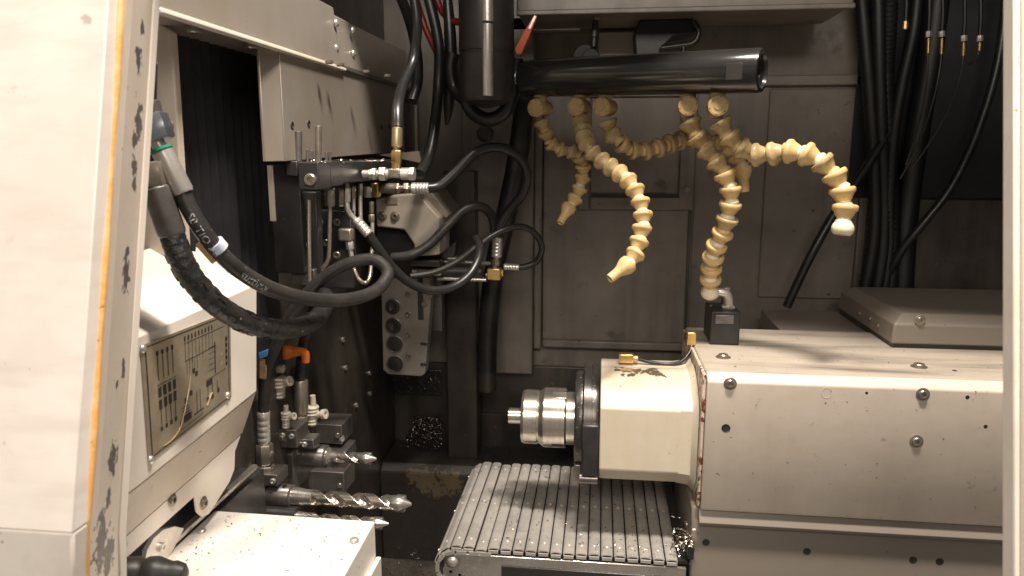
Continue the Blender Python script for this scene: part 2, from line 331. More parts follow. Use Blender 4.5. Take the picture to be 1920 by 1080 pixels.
# lower block with a groove
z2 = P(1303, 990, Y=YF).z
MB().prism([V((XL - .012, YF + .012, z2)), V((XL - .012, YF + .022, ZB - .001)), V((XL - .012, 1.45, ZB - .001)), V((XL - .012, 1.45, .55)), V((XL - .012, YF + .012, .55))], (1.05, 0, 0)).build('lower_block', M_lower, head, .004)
MB().prism([V((XL - .002, YF + .003, z2 + .003)), V((XL - .002, YF + .0215, ZB - .0005)), V((XL - .002, YF + .012, ZB - .0005)), V((XL - .002, YF - .001, z2 + .010))], (1.0, 0, 0)).build('drip_strip', M_lower, head, .001)
FN = V((0, -1, 0))
for (px, py) in ((1369, 719), (1730, 739), (1718, 827)): screw(head, P(px, py, Y=YF), FN, .0068, SCREWD, washer=True)
inst('bolt_hole', BUSH, orient(P(1361, 803, Y=YF), FN, .0055), head)
for (px, py) in ((1513, 1034), (1712, 1050), (1762, 1053), (1324, 1017)): inst('bolt_hole', BUSH, orient(P(px, py, Y=YF + .012), FN, .0048), head)
for (px, py) in ((1356, 670), (1723, 688)): screw(head, P(px, py, Z=ZT), (0, 0, 1), .0085, SCREWD, washer=True)
MB().lathe(P(1550, 737, Y=YF), FN, [(.0085, -.001), (.0085, .0003), (.0075, .0003), (.0075, -.001)], 24).build('plug', M_cream, head)
for (px, py, r) in ((1625, 737, .003), (1848, 800, .004), (1814, 745, .004), (1790, 695, .005)): inst('bolt_hole', BUSH, orient(P(px, py, Y=YF + .0) if py > 700 else P(px, py, Z=ZT), FN if py > 700 else V((0, 0, 1)), r * .6), head)
# nose housing: profile in YZ, extruded along X
AY, AZ = 1.30, 1.018
def hprof(r, fl, hz0, hz1):
    pts = [V((0, AY - fl, hz0)), V((0, AY - fl, hz1))]
    a0 = math.atan2(hz1 - AZ, -fl); rr0 = math.hypot(fl, hz1 - AZ)
    for i in range(1, 13):
        t = i / 12; a = a0 + (math.pi / 2 - a0) * t; rr = rr0 + (r - rr0) * t; pts.append(V((0, AY + rr * math.cos(a), AZ + rr * math.sin(a))))
    up = pts[1:]; mirror = [V((0, 2 * AY - p.y, p.z)) for p in up[::-1]][1:]
    lo = [V((0, AY + fl, hz0)), V((0, AY + fl - .03, hz0 - .03)), V((0, AY - fl + .03, hz0 - .03))]
    return [pts[0]] + up + mirror + lo
hp = hprof(.102, .112, P(1200, 884, Y=AY - .112).z, P(1200, 768, Y=AY - .112).z)
xh0 = P(1125, 780, Y=AY - .112).x
MB().prism([p + V((xh0, 0, 0)) for p in hp], (XL - xh0 - .004, 0, 0)).build('nose_housing', M_housing, head, .003, 3)
# fillet flare where the housing meets the end plate
big = [V((XL - .007, AY + (p.y - AY) * 1.12, AZ + (p.z - AZ) * 1.12)) for p in hp]; sm = [V((XL - .035, p.y, p.z)) for p in hp]; mid = [V((XL - .016, AY + (p.y - AY) * 1.025, AZ + (p.z - AZ) * 1.025)) for p in hp]
n = len(hp); mb = MB(); mb.add(sm + mid + big, [[i, (i + 1) % n, n + (i + 1) % n, n + i] for i in range(n)] + [[n + i, n + (i + 1) % n, 2 * n + (i + 1) % n, 2 * n + i] for i in range(n)])
mb.build('flare', M_housing, head)
# black flange: round upper rings and square lower plate
xf0 = P(1092, 780, Y=AY - .11).x
AX = V((-1, 0, 0)); O = V((0, AY, AZ))
MB().lathe(O + V((xh0 - .0005, 0, 0)), AX, [(.100, 0), (.1015, .002), (.1015, .012), (.098, .0125), (.098, .0145), (.1015, .015), (.1015, .027), (.0995, .029)], 56).build('flange', M_flange, head)
MB().box((xf0, AY - .1125, P(1100, 893, Y=AY - .1125).z), (xh0 - .001, AY + .1125, AZ + .03)).build('flange_plate', M_black, head, .003)
MB().cyl((xf0 - .004, AY - .09, P(1100, 897, Y=AY - .09).z), (xf0 + .028, AY - .09, P(1100, 897, Y=AY - .09).z), .0095).build('drain_plug', M_dsteel, head)
xr = P(1075, 780, Y=AY - .10).x
MB().lathe(O + V((xf0 + .001, 0, 0)), AX, [(.086, 0), (.088, .002), (.088, xf0 - xr - .004), (.085, xf0 - xr)], 56).build('face_ring', M_flange, head)
MB().box((xr + .001, AY - .07, AZ - .094), (xf0 - .001, AY - .03, AZ - .06)).build('drive_key', M_zincd, head, .002)
# collet chuck
ch = thing('collet_chuck', 'shiny turned steel collet chuck on the spindle nose', 'chuck', O + V((xr, 0, -.056)))
def xq(px): return P(px, 780, Y=AY - .05).x
x1, x2, x3, x4, x5 = xq(1075), xq(1060), xq(1018), xq(1008), xq(975)
MB().lathe(O + V((x1 + .012, 0, 0)), AX, [(.048, 0), (.048, .012 + x1 - x2 - .001), (.046, .012 + x1 - x2)], 48).build('neck', M_turned, ch)
col = MB().lathe(O + V((x2, 0, 0)), AX, [(.045, 0), (.0535, .0005), (.0545, .002), (.0545, x2 - x3), (.048, x2 - x4), (.0478, x2 - x4 + .002), (.0495, x2 - x4 + .0035), (.0495, x2 - x5 - .005), (.0475, x2 - x5), (.04, x2 - x5 + .001), (.015, x2 - x5 + .001), (.014, x2 - x5 - .01)], 64).build('clamping_nut', M_turned, ch, ang=18)
for a in range(3):
    an = R(224 + a * 120); c = O + V((x2 - .014, .0535 * math.cos(an), .0535 * math.sin(an))); rad = V((0, math.cos(an), math.sin(an))); tg = V((0, -math.sin(an), math.cos(an)))
    MB().obox(c + rad * .0008, V((.011, 0, 0)), tg * .0045, rad * .0006).build('spanner_slot', M_black, col, .0004)
c = O + V((x2 - .008, 0, 0))
for an in (R(112),):
    rad = V((0, math.cos(an), math.sin(an))); tg = V((0, -math.sin(an), math.cos(an)))
    MB().obox(c + rad * .0535 + V((-.004, 0, 0)), V((.013, 0, 0)), tg * .009, rad * .0016).build('flat', M_steel, col, .0006)
bar = MB().lathe(O + V((x5 + .012, 0, 0)), AX, [(.0145, 0), (.0145, .038), (.0138, .0385), (.009, .0385), (.0085, .03), (.002, .03)], 36).build('bar_stock', M_turned)
bar.location = (0, 0, 0); tag(bar, 'short bright steel bar stub gripped in the collet chuck', 'bar')
# things on the head
bx = thing('sensor_box', 'small black box with metal elbow on top of the cream spindle head', 'box', P(1350, 640, Z=ZT))
y0 = 1.335; xa = P(1331, 640, Y=y0).x; xb = P(1386, 640, Y=y0).x; zt = P(1331, 584, Y=y0).z
MB().box((xa, y0, ZT + .001), (xb, y0 + .085, zt)).build('body', M_blackbox, bx, .002)
MB().obox(V(((xa + xb) / 2 - .002, y0 - .0006, zt - .014)), V((.016, 0, 0)), V((0, .0008, 0)), V((0, 0, .008))).build('label_plate', M_dsteel, bx, .0005)
e0 = V(((xa + xb) / 2 + .008, y0 + .03, zt)); q = e0 + V((0, 0, .026)); 
MB().hexn(e0, e0 + V((0, 0, .006)), .013).build('hex_base', M_zinc, bx)
MB().tube([e0 + V((0, 0, .005)), e0 + V((0, 0, .016)), e0 + V((-.004, 0, .026)), e0 + V((-.014, 0, .029)), e0 + V((-.024, 0, .029))], .0085, 14, 6).build('elbow', M_zinc, bx)
MB().hexn(e0 + V((-.023, 0, .029)), e0 + V((-.034, 0, .029)), .011).build('nut', M_zinc, bx)
MB().cyl(e0 + V((0, .03, 0)), e0 + V((0, .03, .034)), .008).build('plug', M_zincd, bx)
screw(bx, V((xa + .006, y0 + .05, zt)), (0, 0, 1), .004, SCREWD)
ELBOW_END = e0 + V((-.030, 0, .036))
# lid cover
lx = P(1672, 638, Y=1.35).x; zl = ZT + .008; h = .045
lid = thing('lid_cover', 'grey beige chamfered sheet metal lid on the spindle head', 'cover', (lx + .15, 1.5, ZT))
bt = [V((lx, 1.35, zl)), V((lx + .55, 1.35, zl)), V((lx + .55, 1.66, zl)), V((lx, 1.66, zl))]
md_ = [p + V((0, 0, h * .8)) for p in bt]; md_[0] += V((.003, .003, 0)); md_[3] += V((.003, -.003, 0)); md_[1] += V((0, .003, 0)); md_[2] += V((0, -.003, 0))
tp = [md_[0] + V((.02, .02, h * .35)), md_[1] + V((0, .02, h * .35)), md_[2] + V((0, -.02, h * .35)), md_[3] + V((.02, -.02, h * .35))]
mb = MB(); mb.add(bt + md_ + tp, [[3, 2, 1, 0], [8, 9, 10, 11]] + [[i, (i + 1) % 4, 4 + (i + 1) % 4, 4 + i] for i in range(4)] + [[4 + i, 4 + (i + 1) % 4, 8 + (i + 1) % 4, 8 + i] for i in range(4)])
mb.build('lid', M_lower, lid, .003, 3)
MB().box((lx + .004, 1.354, ZT - .003), (lx + .55, 1.656, zl + .001)).build('gasket', M_black, lid)
screw(lid, P(1725, 600, Y=1.352), FN, .006, SCREWD, washer=True)
for (px, py) in ((1612, 588), (1632, 597), (1647, 611)): screw(lid, P(px, py, X=lx + .002), (-1, 0, 0), .005, SCREWD)
# brass fittings and their line
br = thing('brass_connector', 'brass connector lying on top of the cream spindle nose housing', 'fitting', P(1177, 680, Y=1.31))
pc = P(1174, 671, Y=1.31)
MB().obox(pc, V((.0135, 0, 0)), V((0, .008, 0)), V((0, 0, .008))).build('body', M_brass, br, .002)
MB().cyl(pc + V((.0135, 0, -.001)), pc + V((.021, 0, -.001)), .006).build('nut', M_copper, br)
ln = MB().tube([pc + V((.02, 0, -.001)), P(1215, 678, Y=1.31), P(1250, 683, Y=1.31), P(1277, 678, Y=1.31), P(1292, 662, Y=1.32), P(1297, 648, Y=1.33)], .0032, 10).build('lubrication_line', M_rubber)
tag(ln, 'thin black line curving from brass connector up to the end plate', 'hose')
br2 = thing('brass_connector', 'upright brass connector beside the black box on the spindle head', 'fitting', P(1297, 650, Y=1.335))
pc = P(1296, 634, Y=1.335)
MB().obox(pc, V((.008, 0, 0)), V((0, .008, 0)), V((0, 0, .012))).build('body', M_brass, br2, .0015)
MB().cyl(pc - V((0, 0, .012)), pc - V((0, 0, .019)), .0045).build('nut', M_brass, br2)

# ------------------------------------------------------------ chip conveyor
ZC, YN, YFAR = .832, 1.15, 1.50
PITCH_S = .0214; XC0 = -.235
cv = thing('chip_conveyor', 'steel slat chip conveyor belt under the spindle nose', 'conveyor', (-.05, 1.3, .72))
def slat_mesh():
    mb = MB(); w = .0190; n = 8; L_ = YFAR - YN; top = []; bot = []
    for i in range(n + 1):
        t = i / n * 2 - 1; top.append((t * w / 2, .0026 * (1 - t ** 4) + .0005)); bot.append((t * w / 2, .0026 * (1 - t ** 4) - .0015))
    poly = top + bot[::-1]
    mb.prism([V((x, -L_ / 2, z)) for x, z in poly], (0, L_, 0))
    mb.box((-w / 2 + .001, -L_ / 2 - .0035, -.006), (w / 2 - .001, -L_ / 2 - .0003, -.0012))
    return mb.mesh('slat', M_beltplate)
SLAT = slat_mesh()
mb = MB()
for yy in (-.15, -.125 + .125 * .95, .15): mb.lathe((0, yy, .0026), (0, 0, 1), [(.0027, 0), (.0025, .0014), (.0014, .0022), (.0002, .0022)], 10)
RIV = mb.mesh('rivets', mat('bright_rivet', (.8, .77, .7), .3, metal=.5))
YM = (YN + YFAR) / 2; RW = .036
for i in range(-5, 24):
    s = i * PITCH_S
    if XC0 + s > XL - .028: break
    if s >= 0: x, z, a = XC0 + s, ZC, 0.
    else:
        a = -s / RW
        if a > math.pi * .95: continue
        x, z, a = XC0 - RW * math.sin(a), ZC - RW + RW * math.cos(a), -a
    dz = -.0004 + .0008 * random.random(); sk = .004 * (random.random() - .5)
    if i == 2: sk += .0; dz -= .003
    m = Matrix.Translation((x, YM + sk, z + dz)) @ Matrix.Rotation(a + R(random.uniform(-1.2, 1.2)), 4, 'Y')
    o = inst('slat', SLAT, m, cv)
    rv = inst('rivets', RIV, m, o); rv.matrix_local = Matrix.Identity(4); rv['kind'] = 'stuff'
MB().box((XC0 - .015, YN + .012, ZC - .012), (XL - .016, YFAR - .012, ZC - .0065)).build('belt_bed', M_black, cv)
# near side plate, chain links and end bolt
sp = [V((XC0 - RW + .012, YN - .004, ZC - .04)), V((XC0 - .016, YN - .004, ZC - .014)), V((XC0 + .01, YN - .004, ZC - .0095)), V((XL - .02, YN - .004, ZC - .0095)), V((XL - .02, YN - .004, .70)), V((XC0 - RW + .02, YN - .004, .70))]
side = MB().prism(sp, (0, .006, 0)).build('side_plate', M_steel, cv, .001)
MB().prism([p + V((0, YFAR - YN + .002, 0)) for p in sp], (0, .006, 0)).build('side_plate', M_dsteel, cv, .001)
pb = V((XC0 - .006, YN - .004, ZC - .024))
inst('washer', WASHER, orient(pb, FN, .009), cv); inst('screw', DOME, orient(pb + V((0, -.0015, 0)), FN, .0095), cv)
for (px, py) in ((831, 1060), (862, 1078), (845, 1072)): inst('bolt_hole', HOLE, orient(P(px, py, Y=YN - .004), FN, .0028), cv)
LINK = MB().prism([V((-.0085, 0, -.003)), V((.0085, 0, -.003)), V((.0085, 0, .003)), V((-.0085, 0, .003))], (0, .003, 0)).mesh('chain_link', M_zinc)
for i in range(-6, 3):
    s = i * PITCH_S + .01; RR = RW - .004
    if s >= 0: x, z, a = XC0 + s, ZC - .006, 0.
    else:
        a = -s / RW
        x, z, a = XC0 - RR * math.sin(a), ZC - RW - .002 + RR * math.cos(a), -a
    inst('chain_link', LINK, Matrix.Translation((x, YN - .0085, z)) @ Matrix.Rotation(a, 4, 'Y'), cv)
MB().cyl((XC0, YN + .01, ZC - RW), (XC0, YFAR - .01, ZC - RW), RW - .008, 24).build('end_roller', M_dsteel, cv)
xs0, xs1 = P(940, 1070, Y=YN - .006).x, XL - .03
MB().box((xs0, YN - .007, .70), (xs1, YN - .0045, P(1000, 1065, Y=YN - .006).z)).build('side_recess', M_black, cv, .002)
MB().box((P(1283, 1000, Y=1.2).x, YN + .0, ZC + .004), (XL - .008, YN + .03, ZC + .028)).build('belt_scraper', M_blackbox, cv, .002)
# ------------------------------------------------------------ front: sliding door at the left, door frame at the right
def rows(spec): return [[P(px, py, Y=Y) for (px, py, Y) in r] for r in spec]
door = thing('sliding_door', 'bright white sliding machine door at the left edge with worn beige edge', 'door', P(140, 1090, Y=.40))
def strip(name, left, right, m, back=V((0, 0, 0)), bev=0.):
    n = len(left); mb = MB(); vs = left + right; fs = [[i, i + 1, n + i + 1, n + i] for i in range(n - 1)]
    if back.length:
        vs = vs + [p + back for p in left] + [p + back for p in right]
        fs += [[2 * n + i, 2 * n + i + 1, 3 * n + i + 1, 3 * n + i] for i in range(n - 1)] + [[i, i + 1, 2 * n + i + 1, 2 * n + i] for i in range(n - 1)] + [[n + i, n + i + 1, 3 * n + i + 1, 3 * n + i] for i in range(n - 1)]
        fs += [[0, n, 3 * n, 2 * n], [n - 1, 2 * n - 1, 4 * n - 1, 3 * n - 1]]
    mb.add(vs, fs); return mb.build(name, m, door, bev)
YSs = ((-80, .505), (1000, .405), (1130, .405))
e1 = [P(x, y, Y=Y) for x, (y, Y) in zip((208, 136, 136), YSs)]
wide = [p + V((-.5, 0, 0)) for p in e1]
strip('front_panel', wide[:2], e1[:2], M_doorpaint, V((0, .018, 0)), .0008)
strip('kick_panel', [p + V((0, .0003, -.0002)) for p in wide[1:]], [p + V((0, .0003, -.0002)) for p in e1[1:]], mat('grimy_kick_paint', (.77, .71, .64), .42, var=(12, .5, (.60, .53, .46)), spots=[(45, .66, (.2, .17, .14), .05)], rvar=.15), V((0, .016, 0)), .002)
e2 = [P(x, y, Y=Y + .02) for x, (y, Y) in zip((212, 142, 142), YSs)]; e3 = [P(x, y, Y=Y + .024) for x, (y, Y) in zip((241, 166, 168), YSs)]
strip('edge_trim', e2, e3, M_pillar, V((-.002, .012, 0)), .001)
bl = [(P(232, -80, Y=.517)), P(217, 150, Y=.498), P(207, 300, Y=.484), P(195, 480, Y=.466), P(184, 640, Y=.451), P(173, 800, Y=.436), P(164, 940, Y=.424), P(160, 1000, Y=.42), P(160, 1120, Y=.42)]
MB().tube(bl, [.0028, .0034, .0026, .0036, .003, .004, .0032, .0028, .003], 10, 6).build('sealant_bead', M_seal, door)
e4 = [P(x, y, Y=Y + .026) for x, (y, Y) in zip((241.5, 167, 169), YSs)]; e5 = [P(x, y, Y=Y + .10) for x, (y, Y) in zip((291, 222, 224), YSs)]
strip('edge_panel', e4, e5, M_pillar, V((-.004, .002, 0)), .001)
e6 = [p + V((.0012, 0, 0)) for p in e5]; e7 = [p + V((.003, .006, 0)) for p in e5]
strip('edge_lip', e6, e7, M_white, V((-.012, .002, 0)), .0006)
fr = thing('door_frame', 'narrow white door frame post with rusty edge at the right edge', 'door frame', P(1900, 1090, Y=.47))
f1 = [P(1907, -60, Y=.56), P(1907, 540, Y=.505), P(1907, 1130, Y=.455)]
def fstrip(name, left, w_, d_, m, bev):
    n = len(left); mb = MB(); r_ = [p + V((w_, 0, 0)) for p in left]
    for i in range(n - 1): pass
    vs = left + r_ + [p + V((0, d_, 0)) for p in left] + [p + V((w_, d_, 0)) for p in r_ and left]
    fs = [[i, i + 1, n + i + 1, n + i] for i in range(n - 1)] + [[2 * n + i, 2 * n + i + 1, 3 * n + i + 1, 3 * n + i] for i in range(n - 1)] + [[i, i + 1, 2 * n + i + 1, 2 * n + i] for i in range(n - 1)] + [[n + i, n + i + 1, 3 * n + i + 1, 3 * n + i] for i in range(n - 1)] + [[0, n, 3 * n, 2 * n], [n - 1, 2 * n - 1, 4 * n - 1, 3 * n - 1]]
    mb.add(vs, fs); return mb.build(name, m, fr, bev)
fmarks = [(P(1893, 388, Y=.52), .0035), (P(1893, 398, Y=.52), .003), (P(1886, 690, Y=.49), .003), (P(1890, 750, Y=.49), .005), (P(1889, 790, Y=.485), .004), (P(1885, 850, Y=.48), .003), (P(1884, 925, Y=.475), .003), (P(1887, 975, Y=.47), .003)]
M_frame = mat('door_frame_paint', (.84, .78, .71), .45, var=(6, .25, (.72, .64, .55)), patches=(fmarks, (.07, .06, .06), 160), rvar=.1)
fstrip('post', [p + V((.0045, 0, 0)) for p in f1], .30, .02, M_frame, .002)
fstrip('rusty_edge', [p + V((.0, .004, 0)) for p in f1], .0042, .014, mat('rust_edge', (.76, .68, .57), .55, var=(20, .8, (.82, .76, .68)), spots=[(50, .70, (.45, .3, .14))]), .001)

# ------------------------------------------------------------ left: bellows opening, beam, guard box
XW = -.43
bel = MB(); n = 26; vs = []
ya, yb = .80, 1.10
for i in range(n + 1):
    x = -.505 + (.006 if i % 2 else 0); y = ya + (yb - ya) * i / n
    vs += [V((x, y, 1.17)), V((x, y, 1.66))]
bel.add(vs, [[2 * i, 2 * i + 1, 2 * i + 3, 2 * i + 2] for i in range(n)])
o = bel.build('bellows_curtain', M_bellows, None, 0, flat=True); tag(o, 'black pleated bellows curtain behind the thick hoses', 'bellows')
up = thing('upright_post', 'beige sheet metal upright beside the black bellows curtain', 'post', P(300, 470, Y=.80))
q = [P(262, 480, Y=.80), P(349, 480, Y=.80), P(322, 60, Y=.80), P(268, 20, Y=.80)]
MB().prism(q, (0, .012, 0)).build('post_sheet', M_cream, up, .002)
screw(up, P(313, 235, Y=.80), FN, .0055, SCREWD, washer=True)
q = [P(276, 340, Y=.70), P(290, 340, Y=.70), P(297, 118, Y=.70), P(284, 110, Y=.70)]
MB().prism(q, (-.01, .01, 0)).build('hose_bracket', M_blackbox, up, .001)
# beam above the opening
za = P(290, 45, X=XW).z; zb = P(757, 150, X=XW).z; zm = (za + zb) / 2
ymid = P(640, 100, X=XW).y; yend = P(772, 140, X=XW).y; y0b = .55
lb = thing('roof_beam', 'stained bare steel beam running back along the upper left', 'beam', V((XW, 1.1, zm)))
def beamseg(name, y0, y1, zl, zh, dx, m):
    return MB().prism([V((XW + dx, y0, zl)), V((XW + dx - .012, y0, zh)), V((XW - .10, y0, zh)), V((XW - .10, y0, zl))], (0, y1 - y0, 0)).build(name, m, lb, .003)
beamseg('front_cover', y0b, ymid, zm, zm + .095, .002, M_sheet)
beamseg('rear_cover', ymid - .001, yend, zm + .002, zm + .085, 0, M_sheet)
MB().box((XW - .004, .70, zm - .0055), (XW + .0075, ymid, zm - .001)).build('lip', M_white, lb, .001)
MB().box((XW - .004, ymid, zm - .0045), (XW + .005, yend, zm - .000)).build('lip', M_dsteel, lb, .001)
for (px, py) in ((630, 43), (630, 90), (661, 57), (662, 100)): inst('screw', DOME, orient(P(px, py, X=XW - .003), (1, 0, .1), .0065), lb)
for (px, py) in ((362, 60), (470, 90)): screw(lb, P(px, py - 8, Z=zm - .002), (0, 0, -1), .0085, SCREWD)
for (px, py) in ((617, 118), (638, 123), (686, 136), (726, 144)): screw(lb, P(px, py - 4, Z=zm - .0035), (0, 0, -1), .006, SCREWD)
# plate below the beam
ph = thing('turret_guard_plate', 'stained flat steel guard plate hanging below the upper left beam', 'guard plate', V((XW, 1.2, 1.48)))
yl = P(497, 200, X=XW - .01).y; yb1 = P(530, 200, X=XW).y; yr = P(757, 200, X=XW).y; yr2 = P(782, 250, X=XW).y
zbl = P(520, 303, X=XW).z; zbr = P(757, 284, X=XW).z
MB().prism([V((XW, yb1, zbl)), V((XW, yr, zbr)), V((XW, yr, zm - .001)), V((XW, yb1, zm - .001))], (-.004, 0, 0)).build('plate', M_sheet, ph, .001)
MB().prism([V((XW - .014, yl, zbl)), V((XW - .001, yb1 - .001, zbl)), V((XW - .001, yb1 - .001, zm - .001)), V((XW - .014, yl, zm - .001))], (-.004, 0, 0)).build('flange', M_sheet, ph, .001)
MB().box((XW - .006, yr + .001, zbr), (XW - .02, yr2, zm - .03)).build('rear_strip', M_black, ph, .001)
MB().box((XW - .006, yr2, zbr - .02), (XW + .001, yr2 + .004, zm - .03)).build('rear_edge', M_sheet, ph, .0005)
for (px, py) in ((548, 235), (579, 232), (715, 238), (730, 237)): inst('bolt_hole', HOLE, orient(P(px, py, X=XW + .0004), (1, 0, 0), .0052), ph)
MB().prism([P(705, 290, Y=1.42), P(786, 283, Y=1.42), P(790, 306, Y=1.42), P(760, 300, Y=1.42)], (0, .05, 0)).build('foot', M_sheet, ph, .001)
# guard box with the diagram plate
XG = -.43
gb = thing('guard_box', 'cream sheet metal guard box carrying the etched diagram plate', 'guard box', P(400, 850, X=XG))
tr, tl = P(482, 535, X=XG), P(248, 640, X=XG); brr, bll = P(482, 735, X=XG), P(225, 940, X=XG)
def extend(a, b, t): return a + (b - a) * t
tl2, bl2 = extend(tr, tl, 1.5), extend(brr, bll, 1.5)
hi = P(345, 447, Y=tr.y); hi2 = extend(hi, P(250, 476, X=hi.x), 1.6)
MB().add([tl2, tr, brr, bl2] + [p + V((-.006, 0, 0)) for p in (tl2, tr, brr, bl2)], [[0, 1, 2, 3], [4, 5, 6, 7], [0, 1, 5, 4], [1, 2, 6, 5], [2, 3, 7, 6], [3, 0, 4, 7]]).build('side_sheet', M_white, gb, .0025, 3)
lift = V((0, 0, .0012))
MB().add([tl2 + lift, tr + lift, hi + lift, hi2 + lift] + [p + V((0, 0, -.003)) for p in (tl2, tr, hi, hi2)], [[0, 1, 2, 3], [4, 5, 6, 7], [0, 1, 5, 4], [1, 2, 6, 5], [2, 3, 7, 6], [3, 0, 4, 7]]).build('sloped_top', M_white, gb, .001)
MB().add([tr + V((-.006, -.001, -.003)), hi + V((0, -.001, -.003)), V((hi.x, hi.y - .001, brr.z)), brr + V((-.006, -.001, 0))] , [[0, 1, 2, 3]]).build('rear_sheet', M_cream, gb)
scr = P(435, 513, Y=.87); nrm = (tr - tl).cross(hi - tr).normalized(); nrm = nrm if nrm.z > 0 else -nrm
# point of the sloped top under that pixel
d = (scr - CAM); t = (tr - CAM).dot(nrm) / d.dot(nrm); scr = CAM + d * t
inst('screw', DOME, orient(scr + nrm * .001, nrm, .0075), gb); inst('washer', WASHER, orient(scr + nrm * .001, nrm, .0055), gb)
# lower folded sheets
f1a, f1b = brr + V((-.001, 0, -.0005)), bl2 + V((-.001, 0, -.0005)); f2a = P(455, 812, X=XG - .022); f2b = extend(f2a, P(223, 1017, X=XG - .022), 1.4)
MB().add([f1a, f1b, f2b, f2a] + [p + V((-.004, 0, 0)) for p in (f1a, f1b, f2b, f2a)], [[0, 1, 2, 3], [4, 5, 6, 7], [0, 1, 5, 4], [1, 2, 6, 5], [2, 3, 7, 6], [3, 0, 4, 7]]).build('folded_sheet', M_cream, gb, .0015)
XT = XG - .0225
tab = [P(x, y, X=XT) for (x, y) in ((452, 816), (441, 846), (440, 880), (430, 905), (392, 964), (380, 969), (370, 960), (366, 930), (200, 1080))] + [f2b + V((-.0005, 0, -.0005))]
MB().prism(tab, (-.003, 0, 0)).build('lower_tab', M_white, gb, .0006)
for (px, py) in ((322, 937), (381, 943), (228, 1021)): screw(gb, P(px, py, X=XT), (1, 0, 0), .0052, SCREWD, washer=True)
# the etched plate and its print
XPn = XG + .0004
cs = [P(x, y, X=XPn) for (x, y) in ((262, 648), (430, 583), (432, 745), (277, 868))]
pl = thing('diagram_plate', 'etched brass coloured diagram plate screwed to the guard box', 'sign plate', (cs[2] + cs[3]) / 2)
MB().prism(cs, (.0014, 0, 0)).build('plate', M_plate, pl, .0004)
def uv(u, v, lift=.0017): a = cs[0].lerp(cs[1], u); b = cs[3].lerp(cs[2], u); p = a.lerp(b, v); return p + V((lift, 0, 0))
pr = MB()
def bar_(u0, v0, u1, v1): pr.add([uv(u0, v0), uv(u1, v0), uv(u1, v1), uv(u0, v1)], [[0, 1, 2, 3]])
def line_(u0, v0, u1, v1, w_=.006):
    if abs(u1 - u0) > abs(v1 - v0): bar_(u0, v0 - w_ / 2, u1, v1 + w_ / 2)
    else: bar_(u0 - w_ / 2, v0, u1 + w_ / 2, v1)
line_(.03, .03, .97, .03, .01); line_(.03, .97, .97, .97, .01); line_(.035, .03, .035, .97, .01); line_(.965, .03, .965, .97, .01)
for k in range(4):
    u = .13 + k * .05; bar_(u, .10, u + .022, .14); line_(u + .011, .14, u + .011, .36); bar_(u, .42, u + .032, .51); bar_(u, .53, u + .032, .62); line_(u + .016, .62, u + .016, .76); bar_(u + .002, .77, u + .026, .81)
line_(.12, .40, .32, .40)
for k in range(9): u = .42 + k * .04; bar_(u, .07 + .0 * k, u + .016, .12); line_(u + .008, .14, u + .008, .30 + .03 * (k % 3), .004)
line_(.42, .14, .92, .14); line_(.42, .31, .8, .31)
for k in range(5): line_(.44 + .03 * k, .31, .44 + .03 * k, .44, .004)
line_(.78, .26, .78, .60, .012); line_(.93, .26, .93, .58, .006)
for k in range(5): bar_(.92, .27 + .07 * k, .945, .31 + .07 * k); line_(.70, .30 + .06 * k, .78, .30 + .06 * k, .005)
line_(.66, .62, .92, .62); bar_(.66, .63, .74, .69); line_(.68, .69, .68, .80); line_(.74, .69, .74, .80); line_(.80, .69, .80, .78)
for u, v in ((.66, .80), (.72, .80), (.80, .78), (.50, .42), (.53, .46), (.46, .62), (.40, .66)): bar_(u, v, u + .03, v + .05)
line_(.54, .66, .54, .88); line_(.58, .66, .58, .88); line_(.50, .88, .62, .88, .012); bar_(.38, .82, .47, .89)
line_(.34, .93, .60, .93); line_(.34, .84, .34, .93); line_(.60, .9, .60, .93)
for k in range(4): line_(.36 + .01 * k, .74 + .03 * k, .44 + .01 * k, .74 + .03 * k, .008)
pr.build('diagram_print', M_ink, pl)
for (px, py) in ((268, 654), (424, 592), (427, 741), (283, 862)): inst('screw', DOME, orient(P(px, py, X=XPn + .0014), (1, 0, 0), .0042), pl)
g = MB()
for pts in (((.47, .47), (.45, .58), (.42, .68), (.38, .80), (.33, .90), (.24, .95), (.15, .95)), ((.73, .78), (.68, .84), (.66, .88))):
    g.tube([uv(u, v, .0022) for u, v in pts], [.0003, .0005, .0004, .0008, .0005], 6, 5)
g.build('grease_smear', mat('amber_grease', (.5, .38, .17), .2, coat=.5), pl)

# ------------------------------------------------------------ tool slide, holders and drills (bottom left)
ts = thing('tool_slide', 'dark steel tool slide plate running back under the guard box', 'tool slide', V((-.50, 1.0, .95)))
XP = -.53
t0, t1 = P(437, 836, X=XP), P(548, 742, X=XP)
MB().add([t0, t1, t1 + V((0, 0, -.2)), t0 + V((0, -.05, -.2))] + [p + V((-.03, 0, 0)) for p in (t0, t1, t1 + V((0, 0, -.2)), t0 + V((0, -.05, -.2)))], [[0, 1, 2, 3], [4, 5, 6, 7], [0, 1, 5, 4], [1, 2, 6, 5], [2, 3, 7, 6], [3, 0, 4, 7]]).build('slide_plate', M_dsteel, ts, .002)
MB().box((-.60, .50, .86), (-.474, .95, P(380, 985, X=-.474).z)).build('slide_base', M_black, ts, .002)
r0, r1 = P(262, 1072, X=-.468), P(478, 874, X=-.468)
MB().obox((r0 + r1) / 2, (r1 - r0) / 2, V((.004, 0, 0)), V((0, 0, .003))).build('way_wiper', M_steel, ts, .001)
cvp = [P(x, y, X=-.462) for (x, y) in ((272, 1058), (275, 1032), (288, 1008), (306, 992), (328, 986), (346, 990), (326, 1030), (302, 1068))]
MB().prism(cvp, (-.005, 0, 0)).build('end_cap', M_zinc, ts, .0008)
